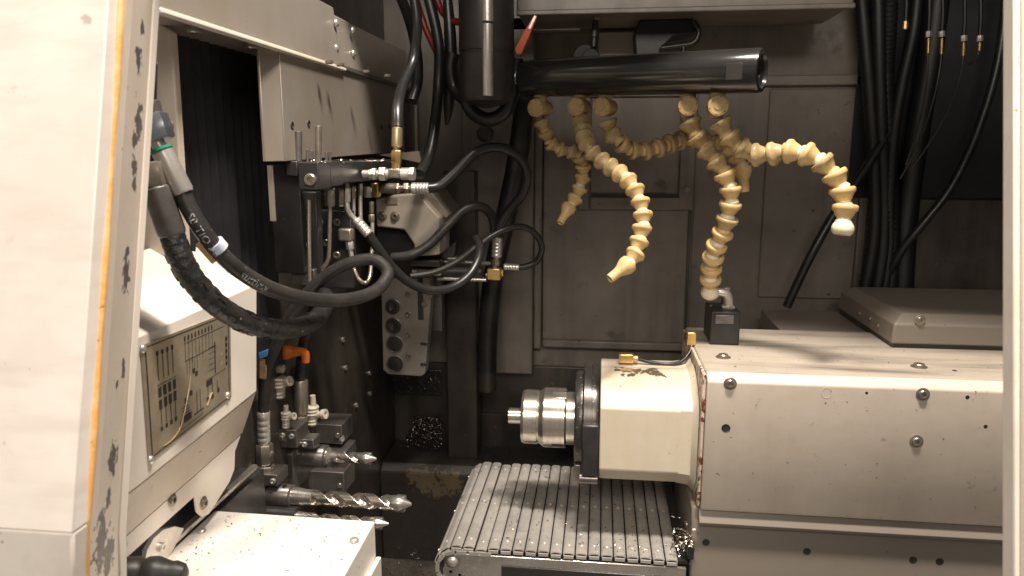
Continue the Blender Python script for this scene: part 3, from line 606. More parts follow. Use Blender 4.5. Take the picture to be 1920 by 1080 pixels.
screw(ts, P(302, 1026, X=-.462), (1, 0, 0), .0052, SCREW, washer=False)
for (px, py) in ((526, 796), (471, 849)): screw(ts, P(px, py, X=XP), (1, 0, 0), .007, SCREWD)
pk = P(517, 820, X=XP + .012)
MB().tube([pk + V((.0, .0, 0)) + V((k * .00125 - .014, .0048 * math.cos(k * 1.25), .0048 * math.sin(k * 1.25))) for k in range(26)], .0009, 6, 3).build('spring', M_zincd, ts)
DZ = .986
def holder(name, label, Y, xb0, xb1, xc1, rad, zt_, zb_):
    h = thing(name, label, 'tool holder', V(((xb0 + xb1) / 2, Y, zb_)))
    blk = MB().prism([V((xb0, Y - .042, zb_)), V((xb0, Y - .042, zt_ - .012)), V((xb0, Y - .030, zt_)), V((xb0, Y + .034, zt_)), V((xb0, Y + .034, zb_))], (xb1 - xb0, 0, 0)).build('block', M_dsteel, h, .0015)
    MB().lathe(V((xb1 - .001, Y, DZ)), (1, 0, 0), [(rad, 0), (rad, xc1 - xb1 - .005), (rad - .001, xc1 - xb1 - .0035), (rad - .001, xc1 - xb1 - .003), (rad, xc1 - xb1 - .002), (rad - .002, xc1 - xb1), (rad * .72, xc1 - xb1), (rad * .70, xc1 - xb1 - .004)], 36).build('sleeve', M_dsteel, h)
    for k in (0, 1): screw(h, V((xb1 + .008 + k * (xc1 - xb1 - .02), Y - .004, DZ + rad - .0012)), (0, -.2, 1), .0035, SCREWB)
    screw(h, V((xb1, Y - .026, zt_ - .011)), (1, 0, 0), .0075, SCREWD)
    return h
xx = lambda px, Y, py=925: P(px, py, Y=Y).x
holder('drill_holder', 'dark steel holder gripping the long front drill', 1.00, xx(404, 1.0), xx(497, 1.0), xx(551, 1.0), .0175, DZ + .026, DZ - .05)
holder('drill_holder', 'dark steel holder gripping the short rear drill', 1.15, xx(505, 1.15, 860), xx(568, 1.15, 860), xx(616, 1.15, 860), .0195, DZ + .03, DZ - .05)
tb = thing('tool_block', 'dark steel tool block with clamping screws behind the short drill', 'tool block', V((-.45, 1.23, .96)))
def tbox(name, x0, y0, x1, y1, Y, t, parent, m=M_dsteel, bev=.0015): return wbox(name, x0, y0, x1, y1, Y, t, m, bev, parent)
tbox('upper_jaw', 581, 796, 641, 832, 1.235, .06, tb); tbox('lower_jaw', 575, 846, 648, 878, 1.22, .06, tb); tbox('base_jaw', 560, 884, 645, 924, 1.20, .06, tb); tbox('core', 570, 800, 628, 905, 1.262, .05, tb, M_black)
for (px, py, Y) in ((633, 816, 1.235), (628, 862, 1.22), (636, 858, 1.22), (637, 910, 1.20)): screw(tb, P(px, py, Y=Y), (.3, -1, 0), .0045, SCREWD)
for (px, py) in ((636, 822), (640, 894)): screw(tb, P(px, py, Y=1.24) + V((.004, 0, 0)), (1, -.2, 0), .006, SCREW)
# twist drills
def drill(label, x0, x1, Y, z, r, shank, flip=0., slope=0.):
    root = thing('twist_drill', label, 'drill', V((x0, Y, z)), 'twist drills in the tool slide')
    D = V((1, slope, 0)).normalized(); n = 40; rings = 130; L_ = x1 - x0; fl0 = .16 * L_; tip = .028
    u, v_ = frame(D); vs = []; fs = []
    for i in range(rings + 1):
        t = i / rings; h = fl0 + (L_ - fl0 - tip) * t; tw = flip + h / (r * 7.4) * 2 * math.pi
        dep = min(1, t * 8)
        for k in range(n):
            a = 2 * math.pi * k / n; c = math.cos(2 * (a - tw)); f = max(0, (c + .1) / 1.1); rr = r * (1 - .5 * dep * f ** .7)
            if -.25 < c < -.02: rr *= 1.0
            elif c <= -.25: rr *= (1 - .05 * dep)
            vs.append(V((x0, Y, z)) + D * h + (u * math.cos(a) + v_ * math.sin(a)) * rr)
    for i in range(rings):
        for k in range(n): fs.append([i * n + k, i * n + (k + 1) % n, (i + 1) * n + (k + 1) % n, (i + 1) * n + k])
    MB().add(vs, fs).build('flutes', M_turned, root, ang=50)
    MB().lathe(V((x0 - .012, Y, z)), D, [(r * shank, 0), (r * shank, .012 + fl0 * .3), (r * 1.02, .012 + fl0 * .75), (r * .98, .012 + fl0 + .003), (r * .6, .012 + fl0 + .006)], 30).build('shank', M_steel, root)
    hp_ = V((x0, Y, z)) + D * (L_ - tip)
    tp_ = MB().lathe(hp_, D, [(r * .85, -.003), (r * .97, 0), (r * 1.0, tip * .35), (r * .96, tip * .42), (r * .72, tip * .62), (r * .2, tip), (.0002, tip * 1.02)], 30).build('drill_head', M_steel, root)
    for sgn in (-1, 1):
        c = hp_ + D * (tip * .42) + v_ * (sgn * r * .58) + u * (sgn * r * .3)
        MB().obox(c, D * (tip * .26), u * (r * .34), v_ * (r * .36)).build('carbide_insert', M_dsteel, tp_, .0008)
    return root
drill('long shiny twist drill nearest the camera pointing right', xx(548, 1.0), xx(772, 1.0), 1.0, DZ, .0116, 1.2, .6, -.02)
drill('short shiny twist drill in the rear holder', xx(612, 1.15, 860), xx(706, 1.15, 860), 1.15, DZ, .0098, 1.6, 1.2)
drill('lower twist drill half hidden behind the white axis cover', xx(545, .985), xx(728, .985), .985, DZ - .026, .0085, 1.1, 0., -.02)
lh = MB().cyl((xx(455, .985), .985, DZ - .026), (xx(556, .985), .985, DZ - .026), .0165, 28).build('sleeve_holder', M_black)
tag(lh, 'black sleeve under the long front drill holding the lower drill', 'tool holder')
# white axis cover
zc_ = P(402, 957, Y=.80).z; xc0 = P(402, 957, Y=.80).x; xc1 = P(703, 977, Y=.80).x
ac = thing('axis_cover', 'white speckled sheet metal axis cover at the bottom left', 'cover', V(((xc0 + xc1) / 2, .7, .9)))
M_scratch = mat('speckled_white_paint', (.82, .77, .70), .4, var=(10, .25, (.72, .66, .57)), spots=[(190, .67, (.34, .29, .24)), (420, .66, (.25, .21, .18)), (30, .68, (.66, .58, .48), .1)], rvar=.15)
z1_ = P(703, 977, Y=.80).z
MB().add([V((xc0, .80, zc_)), V((xc1, .80, z1_)), V((xc1 + .006, .56, z1_)), V((xc0, .56, zc_)), V((xc0, .80, .85)), V((xc1, .80, .85)), V((xc1 + .006, .56, .85)), V((xc0, .56, .85))], [[0, 1, 2, 3], [4, 5, 6, 7], [0, 1, 5, 4], [1, 2, 6, 5], [2, 3, 7, 6], [3, 0, 4, 7]]).build('cover_sheet', M_scratch, ac, .002, 3)
MB().box((xc1 + .001, .74, .85), (xc1 + .007, .798, z1_ - .045)).build('side_flap', M_white, ac, .001)
for (px, py) in ((378, 997), (664, 1014)): inst('screw', DOME, orient(P(px, py, Z=(zc_ + z1_) / 2 + .0004), (0, 0, 1), .0058), ac)
hb = thing('black_hand_knob', 'black plastic ribbed knob at the bottom edge beside the white cover', 'knob', P(295, 1100, Y=.60))
k0 = P(215, 1078, Y=.60); k1 = P(375, 1075, Y=.62)
MB().lathe(k0, k1 - k0, [(.013, 0), (.0165, .003), (.017, .022), (.0145, .026), (.0165, .030), (.017, .036), (.0165, .040), (.014, .046), (.012, .052), (.0125, .056), (.0095, .064), (.004, .067)], 32).build('knob', M_blackbox, hb)
MB().lathe(k0, k0 - k1, [(.012, -.001), (.012, .03), (.010, .032)], 24).build('shaft', M_blackbox, hb)
# ------------------------------------------------------------ hoses
def path(pts): return [P(x, y, Y=Y) for (x, y, Y) in pts]
def text_on(path3, r, txt, u0, size, ang0, parent, m):
    cu = bpy.data.curves.new('t', 'FONT'); cu.body = txt; cu.size = size; cu.extrude = 0; cu.resolution_u = 2
    to = bpy.data.objects.new('t', cu); COL.objects.link(to); bpy.context.view_layer.update()
    me = bpy.data.meshes.new_from_object(to.evaluated_get(bpy.context.evaluated_depsgraph_get())); bpy.data.objects.remove(to)
    q = smooth_path(path3, 8); fr_ = sweep_frames(q); ln = [0.]
    for i in range(1, len(q)): ln.append(ln[-1] + (q[i] - q[i - 1]).length)
    bm = bmesh.new(); bm.from_mesh(me); bmesh.ops.subdivide_edges(bm, edges=[e for e in bm.edges if e.calc_length() > size * .12], cuts=2); bm.to_mesh(me); bm.free()
    vs = []
    for v in me.vertices:
        s = u0 + v.co.x; i = 0
        while i < len(ln) - 2 and ln[i + 1] < s: i += 1
        t = (s - ln[i]) / max(ln[i + 1] - ln[i], 1e-6); p = q[i].lerp(q[i + 1], t); T, U, W = fr_[i]
        view = (CAM - p); view = (view - T * view.dot(T)).normalized(); side = T.cross(view)
        a = ang0 + (v.co.y - size * .35) / r; vs.append(p + (view * math.cos(a) - side * math.sin(a)) * (r + .0004))
    mb = MB(); mb.add(vs, [list(p.vertices) for p in me.polygons]); return mb.build('printed_text', m, parent)
def ferrule(parent, a, b, r, m=M_zinc, name='ferrule', crimp=True, n=24):
    a, b = V(a), V(b); L_ = (b - a).length
    pr_ = [(r * .86, 0), (r, L_ * .04)]
    if crimp:
        for k in range(1, 5): h = L_ * (.1 + .18 * k); pr_ += [(r, h - .0015), (r * .95, h - .0006), (r * .95, h + .0006), (r, h + .0015)]
    pr_ += [(r, L_ * .94), (r * .9, L_), (r * .6, L_)]
    return MB().lathe(a, b - a, pr_, n).build(name, m, parent)
def nut(parent, a, b, r, m=M_zinc): return MB().hexn(a, b, r).build('hex_nut', m, parent)
def stub(parent, a, b, r, m=M_zinc, name='stub'): return MB().cyl(a, b, r, 16).build(name, m, parent)

# hose A: long loop with printed lettering
hA = thing('hydraulic_hose', 'black hydraulic hose with white lettering looping back from the upper left', 'hose', P(310, 300, Y=.66))
pa = path([(340, 352, .665), (352, 385, .665), (385, 440, .67), (432, 494, .69), (500, 538, .73), (575, 560, .79), (650, 562, .86), (704, 545, .92), (727, 512, .96), (700, 487, .98), (645, 497, .98), (590, 535, .98), (545, 592, .985), (517, 650, .99), (498, 700, .995), (494, 775, 1.0)])
MB().tube(pa, .0083, 18, 10).build('hose_body', M_rubberg, hA)
text_on(pa, .0083, 'SB TIO 2C', .026, .010, -.25, hA, M_print); text_on(pa, .0083, 'suttimy', .100, .0125, -.05, hA, M_print)
a, b = P(303, 282, Y=.66), P(345, 362, Y=.664); ferrule(hA, a, b, .0098, M_zinc, crimp=False)
MB().lathe(a, b - a, [(.0075, -.003), (.0105, -.0025), (.0108, 0), (.0095, .001)], 24).build('green_ring', M_teal, hA)
a0 = P(292, 262, Y=.66); stub(hA, a0, a, .0066); nut(hA, P(287, 215, Y=.66), P(303, 262, Y=.66), .0125, mat('blued_zinc', (.42, .47, .54), .25, metal=.9, rvar=.2)); stub(hA, P(282, 190, Y=.66), P(290, 222, Y=.66), .0085, M_dsteel)
a, b = P(494, 770, Y=1.0), P(495, 829, Y=1.0); ferrule(hA, a, b, .0095, M_zinc)
nut(hA, P(496, 832, Y=1.0), P(497, 868, Y=1.0), .0125, M_zincd); nut(hA, P(497, 871, Y=1.0), P(497, 888, Y=1.0), .0145, M_zincd); stub(hA, P(495, 828, Y=1.0), P(497, 892, Y=1.0), .0075)
cl = thing('hose_clip', 'pale blue and copper clip on the lettered hose', 'clip', P(405, 470, Y=.68))
c = P(406, 462, Y=.678); T = (pa[3] - pa[2]).normalized(); u, v_ = frame(T)
MB().lathe(c - T * .005, T, [(.0086, 0), (.0098, .0005), (.0098, .0095), (.0086, .010)], 20).build('band', M_bluetape, cl)
vw = (CAM - c).normalized(); sd = T.cross(vw).normalized()
MB().obox(c + sd * .0115 - T * .001, T * .013, sd * .0028, vw * .003).build('copper_strip', M_copper, cl, .001)
# hose B: thick sleeve
hB = thing('hydraulic_hose', 'thick black hydraulic hose with torn oily sleeve sweeping below the lettered hose', 'hose', P(300, 400, Y=.655))
pb_ = path([(322, 438, .655), (335, 475, .655), (360, 522, .66), (405, 570, .68), (465, 605, .72), (530, 617, .77), (585, 604, .83), (610, 572, .90), (608, 552, .97), (592, 572, 1.05), (575, 625, 1.10), (566, 670, 1.145), (563, 715, 1.15)])
MB().tube(pb_, lambda i, m: .0116 * (1 - .22 * min(1, max(0, (i / m - .5) / .25))) * (1 + .02 * math.sin(i * 1.9)), 20, 12).build('hose_body', M_wet, hB)
mb = MB(); random.seed(3)
q = smooth_path(pb_[:7], 10); fq = sweep_frames(q)
for k in range(46):
    i = random.randrange(2, len(q) - 1); a = random.uniform(0, 6.28); T, U, W = fq[i]; d_ = (U * math.cos(a) + W * math.sin(a))
    mb.obox(q[i] + d_ * .0117, T * random.uniform(.002, .006), T.cross(d_) * random.uniform(.001, .0025), (d_ + T * random.uniform(-.5, .5)) * .0007)
mb.build('torn_scraps', M_wet, hB)['kind'] = 'stuff'
a, b = P(292, 350, Y=.652), P(324, 442, Y=.655); ferrule(hB, a, b, .0128, M_dsteel, crimp=False, n=12)
nut(hB, P(281, 305, Y=.652), P(292, 350, Y=.652), .0128, M_zincd)
a, b = P(563, 712, Y=1.15), P(564, 775, Y=1.15); ferrule(hB, a, b, .0128, M_zincd, crimp=False, n=12)
nut(hB, P(564, 779, Y=1.15), P(565, 806, Y=1.15), .0115, M_zincd); nut(hB, P(565, 808, Y=1.15), P(565, 822, Y=1.15), .0135, M_zincd); stub(hB, P(564, 774, Y=1.15), P(565, 824, Y=1.15), .0075)
cl = thing('hose_tag', 'copper coloured tag wrapped on the hose above the front drill holder', 'tag', P(494, 710, Y=.985))
MB().prism([P(486, 672, Y=.985), P(501, 675, Y=.985), P(498, 712, Y=.985), P(486, 710, Y=.985)], (0, .003, 0)).build('strip', M_copper, cl, .0008)
MB().prism([P(484, 662, Y=.984), P(502, 655, Y=.984), P(502, 668, Y=.984), P(486, 674, Y=.984)], (0, .003, 0)).build('blue_end', M_blue, cl, .0008)
# orange elbow nozzle
on = thing('elbow_nozzle', 'small orange elbow nozzle on a blue ball above the drill holders', 'nozzle', P(540, 665, Y=1.1))
b0, b1 = P(514, 661, Y=1.1), P(572, 660, Y=1.1)
MB().sphere(P(521, 662, Y=1.1), .0105).build('ball', M_blue, on); MB().cyl(P(492, 664, Y=1.1), P(517, 662, Y=1.1), .007).build('blue_tube', M_blue, on)
MB().tube([P(529, 661, Y=1.1), P(540, 660, Y=1.1), P(552, 660, Y=1.1), P(564, 659, Y=1.1), P(571, 662, Y=1.1), P(573, 669, Y=1.1), P(573, 679, Y=1.1)], [.0125, .0118, .008, .0068, .0068, .0064, .0062], 18, 5).build('elbow', M_orange, on)
# pale coolant jets on the tool slide
def jet(label, px, py0, py1, Y, r, knob, spout):
    j = thing('coolant_jet', label, 'nozzle', P(px, py1, Y=Y)); a, b = P(px, py1, Y=Y), P(px, py0, Y=Y); h = (b - a).length
    pr_ = [(r * .8, 0)]
    for k in range(6): t = h * k / 6; pr_ += [(r * (.78 + .22 * (k > 2)), t + h * .02), (r * (.9 + .22 * (k > 2)), t + h * .08), (r * (.78 + .22 * (k > 2)), t + h * .14)]
    MB().lathe(a, b - a, pr_ + [(r * .7, h)], 18).build('body', M_white_pl, j)
    if knob: MB().cyl(P(*knob[:2], Y=Y), P(*knob[2:4], Y=Y), knob[4], 16).build('knob', M_white_pl, j)
    if spout:
        s0, s1 = P(*spout[:2], Y=Y), P(*spout[2:4], Y=Y - .004)
        MB().lathe(s0, s1 - s0, [(spout[4] * .8, 0), (spout[4] * .7, (s1 - s0).length * .6), (spout[4] * 1.1, (s1 - s0).length * .7), (spout[4] * 1.1, (s1 - s0).length), (spout[4] * .6, (s1 - s0).length), (spout[4] * .5, (s1 - s0).length * .7)], 18).build('spout', M_white_pl, j)
jet('ridged pale coolant jet with round cap above the slide plate', 522, 706, 745, 1.09, .0125, (512, 690, 532, 692, .007), (530, 718, 544, 714, .0075))
jet('pale ridged cylinder jet beside the guard box corner', 464, 752, 800, 1.0, .0075, None, None)
jet('pale coolant jet with side spout right of the rear fitting', 585, 760, 796, 1.19, .011, (588, 766, 586, 741, .005), (590, 778, 611, 776, .008))

tbox('riser', 521, 806, 556, 840, 1.085, .05, tb); tbox('fitting_seat', 478, 890, 520, 912, .985, .04, tb); tbox('side_clamp', 556, 824, 588, 842, 1.11, .03, tb)
for (px, py, Y) in ((530, 816, 1.085), (547, 818, 1.085), (571, 833, 1.11), (512, 902, .985)): screw(tb, P(px, py, Y=Y), FN, .0045, SCREW)
jet('tiny pale jet standing between the two hose fittings', 536, 772, 802, 1.09, .0075, (536, 776, 536, 760, .004), (540, 782, 552, 780, .0055))
# ------------------------------------------------------------ manifold behind the hoses
mf = thing('valve_manifold', 'black oily valve manifold block under the steel guard plate', 'manifold', P(560, 520, Y=1.02))
tbox('back_plate', 510, 306, 566, 512, 1.03, .02, mf, M_black); tbox('worn_edge', 503, 310, 514, 415, 1.026, .004, mf, M_cream, .001)
tbox('end_block', 559, 304, 598, 356, .985, .045, mf, M_black); tbox('side_block', 536, 302, 558, 330, 1.0, .03, mf, M_black); tbox('mid_block', 600, 302, 620, 350, 1.03, .05, mf, M_black)
screw(mf, P(583, 337, Y=.985), FN, .0085, SCREWD); tbox('lower_plate', 566, 360, 596, 512, 1.05, .02, mf, M_black)
MB().box((xx(612, 1.08, 325), 1.08, P(620, 345, Y=1.08).z), (xx(640, 1.08, 325), 1.45, P(620, 303, Y=1.08).z)).build('rail', M_black, mf, .002)
tbox('mid_plate', 596, 395, 660, 540, 1.16, .02, mf, M_black); tbox('foot_plate', 545, 505, 590, 535, 1.04, .02, mf, M_dsteel)
for (px, y0_, y1_, w_, m) in ((560, 246, 303, 13, M_dsteel), (597, 236, 303, 13, M_zincd), (577, 280, 303, 6, M_dsteel), (585, 283, 303, 5, M_dsteel), (612, 285, 303, 6, M_dsteel), (619, 284, 303, 5, M_dsteel)):
    pz = P(px, y0_, Y=1.02); MB().cyl(P(px, y1_ + 2, Y=1.02), pz, w_ / 2 * S(pz), 16).build('pin', m, mf)
stub(mf, P(579, 375, Y=1.02), P(580, 540, Y=1.02), .003, M_steel, 'rod')
for (px, py) in ((600, 417), (600, 478), (570, 458), (632, 417), (632, 478), (612, 455)): screw(mf, P(px, py, Y=1.155 if px > 596 else 1.045), FN, .006, SCREWD)
nut(mf, P(618, 352, Y=1.06), P(618, 386, Y=1.06), .0078, M_zincd); nut(mf, P(639, 354, Y=1.14), P(639, 386, Y=1.14), .0075, M_zincd)
MB().tube(path([(619, 385, 1.06), (618, 420, 1.06), (617, 470, 1.06), (613, 492, 1.06), (600, 508, 1.06)]), .0031, 10).build('steel_pipe', M_zincd, mf)
for (px, y0_, y1_, r_) in ((662, 348, 372, 5), (676, 344, 366, 4), (690, 350, 370, 6), (697, 378, 400, 4), (697, 402, 416, 5)): nut(mf, P(px, y0_, Y=1.18), P(px, y1_, Y=1.18), r_ * .00085 * 1.2, M_zincd)
for (px, y0_, y1_) in ((663, 372, 402), (676, 366, 412), (698, 415, 470)): stub(mf, P(px, y0_, Y=1.18), P(px, y1_, Y=1.18), .0032, M_zinc)
MB().obox(P(649, 440, Y=1.12), V((.011, 0, 0)), V((0, .008, 0)), V((0, 0, .010))).build('elbow_body', M_zincd, mf, .003)
nut(mf, P(655, 453, Y=1.12), P(657, 468, Y=1.12), .0062, M_zinc); stub(mf, P(657, 468, Y=1.12), P(660, 485, Y=1.12), .0038, M_zinc)
MB().tube(path([(660, 484, 1.12), (664, 505, 1.12), (674, 525, 1.12), (686, 530, 1.13), (694, 515, 1.14), (697, 470, 1.18)]), lambda i, m: .0030 + .0005 * (i % 2), 10, 14).build('braided_line', M_zincd, mf)
# fitting row at the top, with the upright ferrule
fa = thing('fitting_row', 'row of zinc hydraulic fittings with an upright ferrule below the guard plate', 'fitting', P(730, 330, Y=1.17))
yy = 1.17
for (x0, x1_, r_, kind) in ((680, 692, .007, 's'), (692, 698, .009, 'n'), (698, 706, .0115, 'n'), (706, 712, .007, 's'), (712, 724, .0135, 'n'), (724, 731, .009, 's'), (752, 768, .011, 's'), (768, 778, .013, 'n')):
    (nut if kind == 'n' else stub)(fa, P(x0, 326, Y=yy), P(x1_ - .5, 326, Y=yy), r_ * .9, M_zinc)
MB().obox(P(741, 325, Y=yy), V((.0105, 0, 0)), V((0, .008, 0)), V((0, 0, .008))).build('elbow_body', M_zincd, fa, .003)
stub(fa, P(742, 318, Y=yy), P(743, 304, Y=yy), .007, M_brass); nut(fa, P(743, 306, Y=yy), P(744, 282, Y=yy), .0085, M_brass); stub(fa, P(744, 283, Y=yy), P(744, 274, Y=yy), .0055, M_brass); ferrule(fa, P(744, 276, Y=yy), P(745, 238, Y=yy), .0085, mat('dull_brass', (.5, .4, .24), .35, metal=.8, rvar=.2), crimp=False)
fa['label'] = 'row of zinc fittings with an upright brass toned ferrule below the guard plate'
up_h = MB().tube(path([(745, 240, 1.17), (746, 200, 1.19), (755, 160, 1.25), (775, 110, 1.3), (782, 40, 1.3), (770, -40, 1.3)]), .009, 14).build('rubber_hose', M_rubber)
tag(up_h, 'black hose rising from the upright ferrule past the beam end', 'hose')
# casting with bolts
gc = thing('turret_casting', 'grey beige angular turret casting with two bolts behind the hoses', 'casting', P(770, 500, Y=1.42))
poly = [P(x, y, Y=1.40) for (x, y) in ((704, 374), (735, 366), (783, 362), (824, 408), (824, 478), (778, 481), (776, 458), (758, 431), (706, 425))]
MB().prism(poly, (0, .10, 0)).build('casting_body', mat('worn_beige_paint', (.42, .37, .31), .42, var=(14, .4, (.3, .26, .21)), spots=[(110, .70, (.07, .055, .045))], rvar=.2), gc, .003)
MB().prism([P(x, y, Y=1.43) for (x, y) in ((784, 350), (800, 350), (842, 402), (838, 410), (826, 404), (783, 358))], (0, .14, 0)).build('rear_cheek', M_lower, gc, .002)
for (px, py) in ((717, 405), (741, 406)): screw(gc, P(px, py, Y=1.40), FN, .0065, SCREWD, washer=True)
MB().prism([P(x, y, Y=1.44) for (x, y) in ((708, 428), (757, 433), (780, 462), (780, 482), (700, 482))], (0, .06, 0)).build('pocket', M_black, gc, .001)
tbox('label_strip', 722, 371, 745, 383, 1.3985, .001, gc, M_lower, 0)
tbox('foot', 768, 488, 824, 500, 1.41, .1, gc, M_bed); tbox('foot', 772, 506, 826, 517, 1.42, .1, gc, mat('chipped_beige', (.3, .25, .18), .5, spots=[(50, .52, (.05, .045, .04))]))
# cylinder with rod to the brass block
acu = thing('air_cylinder', 'dark slim air cylinder with steel rod pointing to the brass block', 'cylinder', P(870, 510, Y=1.46))
stub(acu, P(775, 508, Y=1.46), P(905, 510, Y=1.46), .0115, M_black, 'barrel'); stub(acu, P(826, 490, Y=1.46), P(920, 494, Y=1.46), .005, M_dsteel, 'guide_rod'); stub(acu, P(820, 522, Y=1.455), P(912, 525, Y=1.455), .0042, M_steel, 'rod'); stub(acu, P(840, 485, Y=1.455), P(872, 486, Y=1.455), .006, M_dsteel, 'cap')
MB().prism([P(x, y, Y=1.45) for (x, y) in ((824, 480), (855, 453), (852, 478), (842, 490))], (0, .03, 0)).build('bracket', M_black, acu, .001)
# drilled plate
dp = thing('drilled_plate', 'grey drilled turret plate with four dark bores in the shade', 'plate', P(760, 705, Y=1.5))
poly = [P(x, y, Y=1.5) for (x, y) in ((714, 522), (806, 520), (808, 560), (802, 640), (797, 700), (790, 706), (728, 702), (718, 694))]
MB().prism(poly, (0, .03, 0)).build('plate', mat('drilled_plate_steel', (.34, .31, .275), .4, metal=.4, var=(14, .5, (.2, .18, .15)), rvar=.2), dp, .002)  # plain grey steel with random darker variation
for (px, py, r_) in ((737, 575, 14), (738, 611, 15), (740, 645, 15.5), (741, 682, 15.5)):
    p = P(px, py, Y=1.5); r = r_ * S(p)
    MB().lathe(p, FN, [(r * 1.08, -.001), (r * 1.08, .002), (r, .0025), (r * .93, .001), (r * .92, -.02)], 28).build('bore_rim', M_dsteel, dp)
    bo = MB().lathe(p, FN, [(r * .925, .0004), (r * .6, .0012), (r * .55, .004 if py < 630 else .0015), (.0005, .001)], 24).build('bore', M_bed, dp)
for (px, py) in ((765, 552), (765, 590), (765, 628), (766, 668), (796, 570), (806, 555)): screw(dp, P(px, py, Y=1.5), FN, .006, SCREWD)
tbox('slot', 783, 522, 793, 600, 1.497, .004, dp, M_black); tbox('slot', 788, 643, 801, 648, 1.497, .004, dp, M_black); tbox('slot', 788, 681, 800, 686, 1.497, .004, dp, M_black)
mbx = tbox('rear_plate', 800, 520, 828, 620, 1.56, .03, dp, M_dsteel)

# ------------------------------------------------------------ hoses in the middle
def hose(label, pts, r, m=M_rubber, name='rubber_hose', sub=10):
    root = thing(name, label, 'hose', P(*pts[0][:2], Y=pts[0][2])); p3 = path(pts); MB().tube(p3, r, 16, sub).build('hose_body', m, root); return root, p3
h, p3 = hose('black hose arching highest from the zinc ferrule to the brass block', [(800, 353, 1.34), (825, 348, 1.35), (855, 322, 1.36), (890, 287, 1.38), (930, 276, 1.40), (968, 290, 1.42), (988, 325, 1.43), (980, 362, 1.44), (955, 395, 1.45), (938, 425, 1.45), (933, 450, 1.45)], .0095)
ferrule(h, P(772, 353, Y=1.335), P(804, 353, Y=1.335), .0105, M_zinc); nut(h, P(757, 353, Y=1.335), P(767, 353, Y=1.335), .011, M_zincd); stub(h, P(742, 353, Y=1.335), P(774, 353, Y=1.335), .006, M_zincd); nut(h, P(742, 353, Y=1.335), P(749, 353, Y=1.335), .0105, M_zincd); stub(h, P(715, 353, Y=1.335), P(742, 353, Y=1.335), .0095, M_zincd, 'body')
MB().obox(P(705, 356, Y=1.335), V((.0075, 0, 0)), V((0, .009, 0)), V((0, 0, .0135))).build('brass_end', M_brass, h, .003)
ferrule(h, P(933, 444, Y=1.45), P(931, 482, Y=1.45), .0105, M_zinc); nut(h, P(930, 488, Y=1.45), P(929, 497, Y=1.45), .0085, M_zincd); stub(h, P(931, 480, Y=1.45), P(928, 504, Y=1.45), .006, M_zincd)
h, p3 = hose('dusty black hose arching below the highest one in the middle', [(735, 483, 1.37), (770, 478, 1.37), (805, 458, 1.38), (840, 422, 1.39), (872, 393, 1.41), (903, 388, 1.43), (922, 405, 1.46), (928, 435, 1.47)], .0092, M_rubberg)
h, p3 = hose('black hose dipping low from the angled ferrule in the centre', [(690, 437, 1.15), (706, 462, 1.16), (732, 497, 1.18), (765, 528, 1.2), (805, 544, 1.22), (845, 540, 1.25), (878, 518, 1.28), (897, 486, 1.31), (899, 460, 1.34), (893, 446, 1.36)], .0078)
ferrule(h, P(667, 412, Y=1.15), P(692, 440, Y=1.15), .0085, M_zinc); MB().tube(path([(650, 376, 1.14), (651, 390, 1.14), (656, 401, 1.145), (668, 414, 1.15)]), .0045, 12).build('bent_pipe', M_zinc, h); nut(h, P(650, 352, Y=1.14), P(650, 379, Y=1.14), .0062, M_zinc); stub(h, P(649, 343, Y=1.14), P(650, 353, Y=1.14), .005, M_zincd)
h, p3 = hose('thin black hose making a small round loop right of brass block', [(770, 518, 1.35), (815, 510, 1.36), (858, 490, 1.37), (900, 458, 1.38), (940, 434, 1.40), (978, 425, 1.42), (1005, 440, 1.43), (1016, 466, 1.44), (1006, 490, 1.45), (985, 500, 1.45), (968, 501, 1.45)], .0062)
ferrule(h, P(974, 501, Y=1.45), P(945, 500, Y=1.45), .0068, M_zinc)
bb = thing('brass_block', 'small brass distributor block below the ferrules in the centre', 'fitting', P(928, 524, Y=1.45))
MB().obox(P(927, 513, Y=1.45), V((.0135, 0, 0)), V((0, .012, 0)), V((0, 0, .0115))).build('body', M_brass, bb, .002)
MB().hexn(P(940, 512, Y=1.445), P(944, 512, Y=1.445), .007).build('hex_nut', M_brass, bb); MB().cyl(P(916, 516, Y=1.45), P(911, 516, Y=1.45), .005).build('plug', M_zincd, bb)
h, p3 = hose('fat black rubber hose hanging down the back wall column', [(985, 120, 1.6), (983, 200, 1.6), (970, 300, 1.6), (950, 400, 1.6), (930, 490, 1.6), (919, 570, 1.6), (914, 640, 1.6), (913, 695, 1.6)], .0225, M_rubber)
stub(h, P(913, 690, Y=1.6), P(913, 732, Y=1.6), .021, M_bed, 'pipe_socket')
# top: black post with chrome rod, red cables, hoses
tp_ = thing('black_post', 'black hanging post with a bright steel strip at the top centre', 'post', P(915, 190, Y=1.38))
c0, c1 = P(913, 190, Y=1.38), P(913, -60, Y=1.38); c1 = V((c0.x, c0.y, c1.z))
MB().lathe(c1, c0 - c1, [(.05, 0), (.05, (c1 - c0).length * .62), (.0485, (c1 - c0).length * .625), (.0485, (c1 - c0).length * .64), (.05, (c1 - c0).length * .645), (.05, (c1 - c0).length - .02), (.044, (c1 - c0).length)], 40).build('post_body', M_black, tp_)
q0 = P(915, 180, Y=1.322); q1 = V((q0.x, q0.y, P(915, 44, Y=1.322).z)); q2 = V((q0.x, q0.y, P(915, -60, Y=1.322).z))
MB().cyl(q0, q1, .0095).build('steel_rod', M_zinc, tp_); MB().cyl(q1 + V((0, 0, .003)), q2, .0105).build('steel_rod', M_zinc, tp_)
MB().lathe(c0 + V((0, -.0, 0)), (0, 0, -1), [(.044, 0), (.03, .006), (.006, .012)], 24).build('end_cap', M_black, tp_)
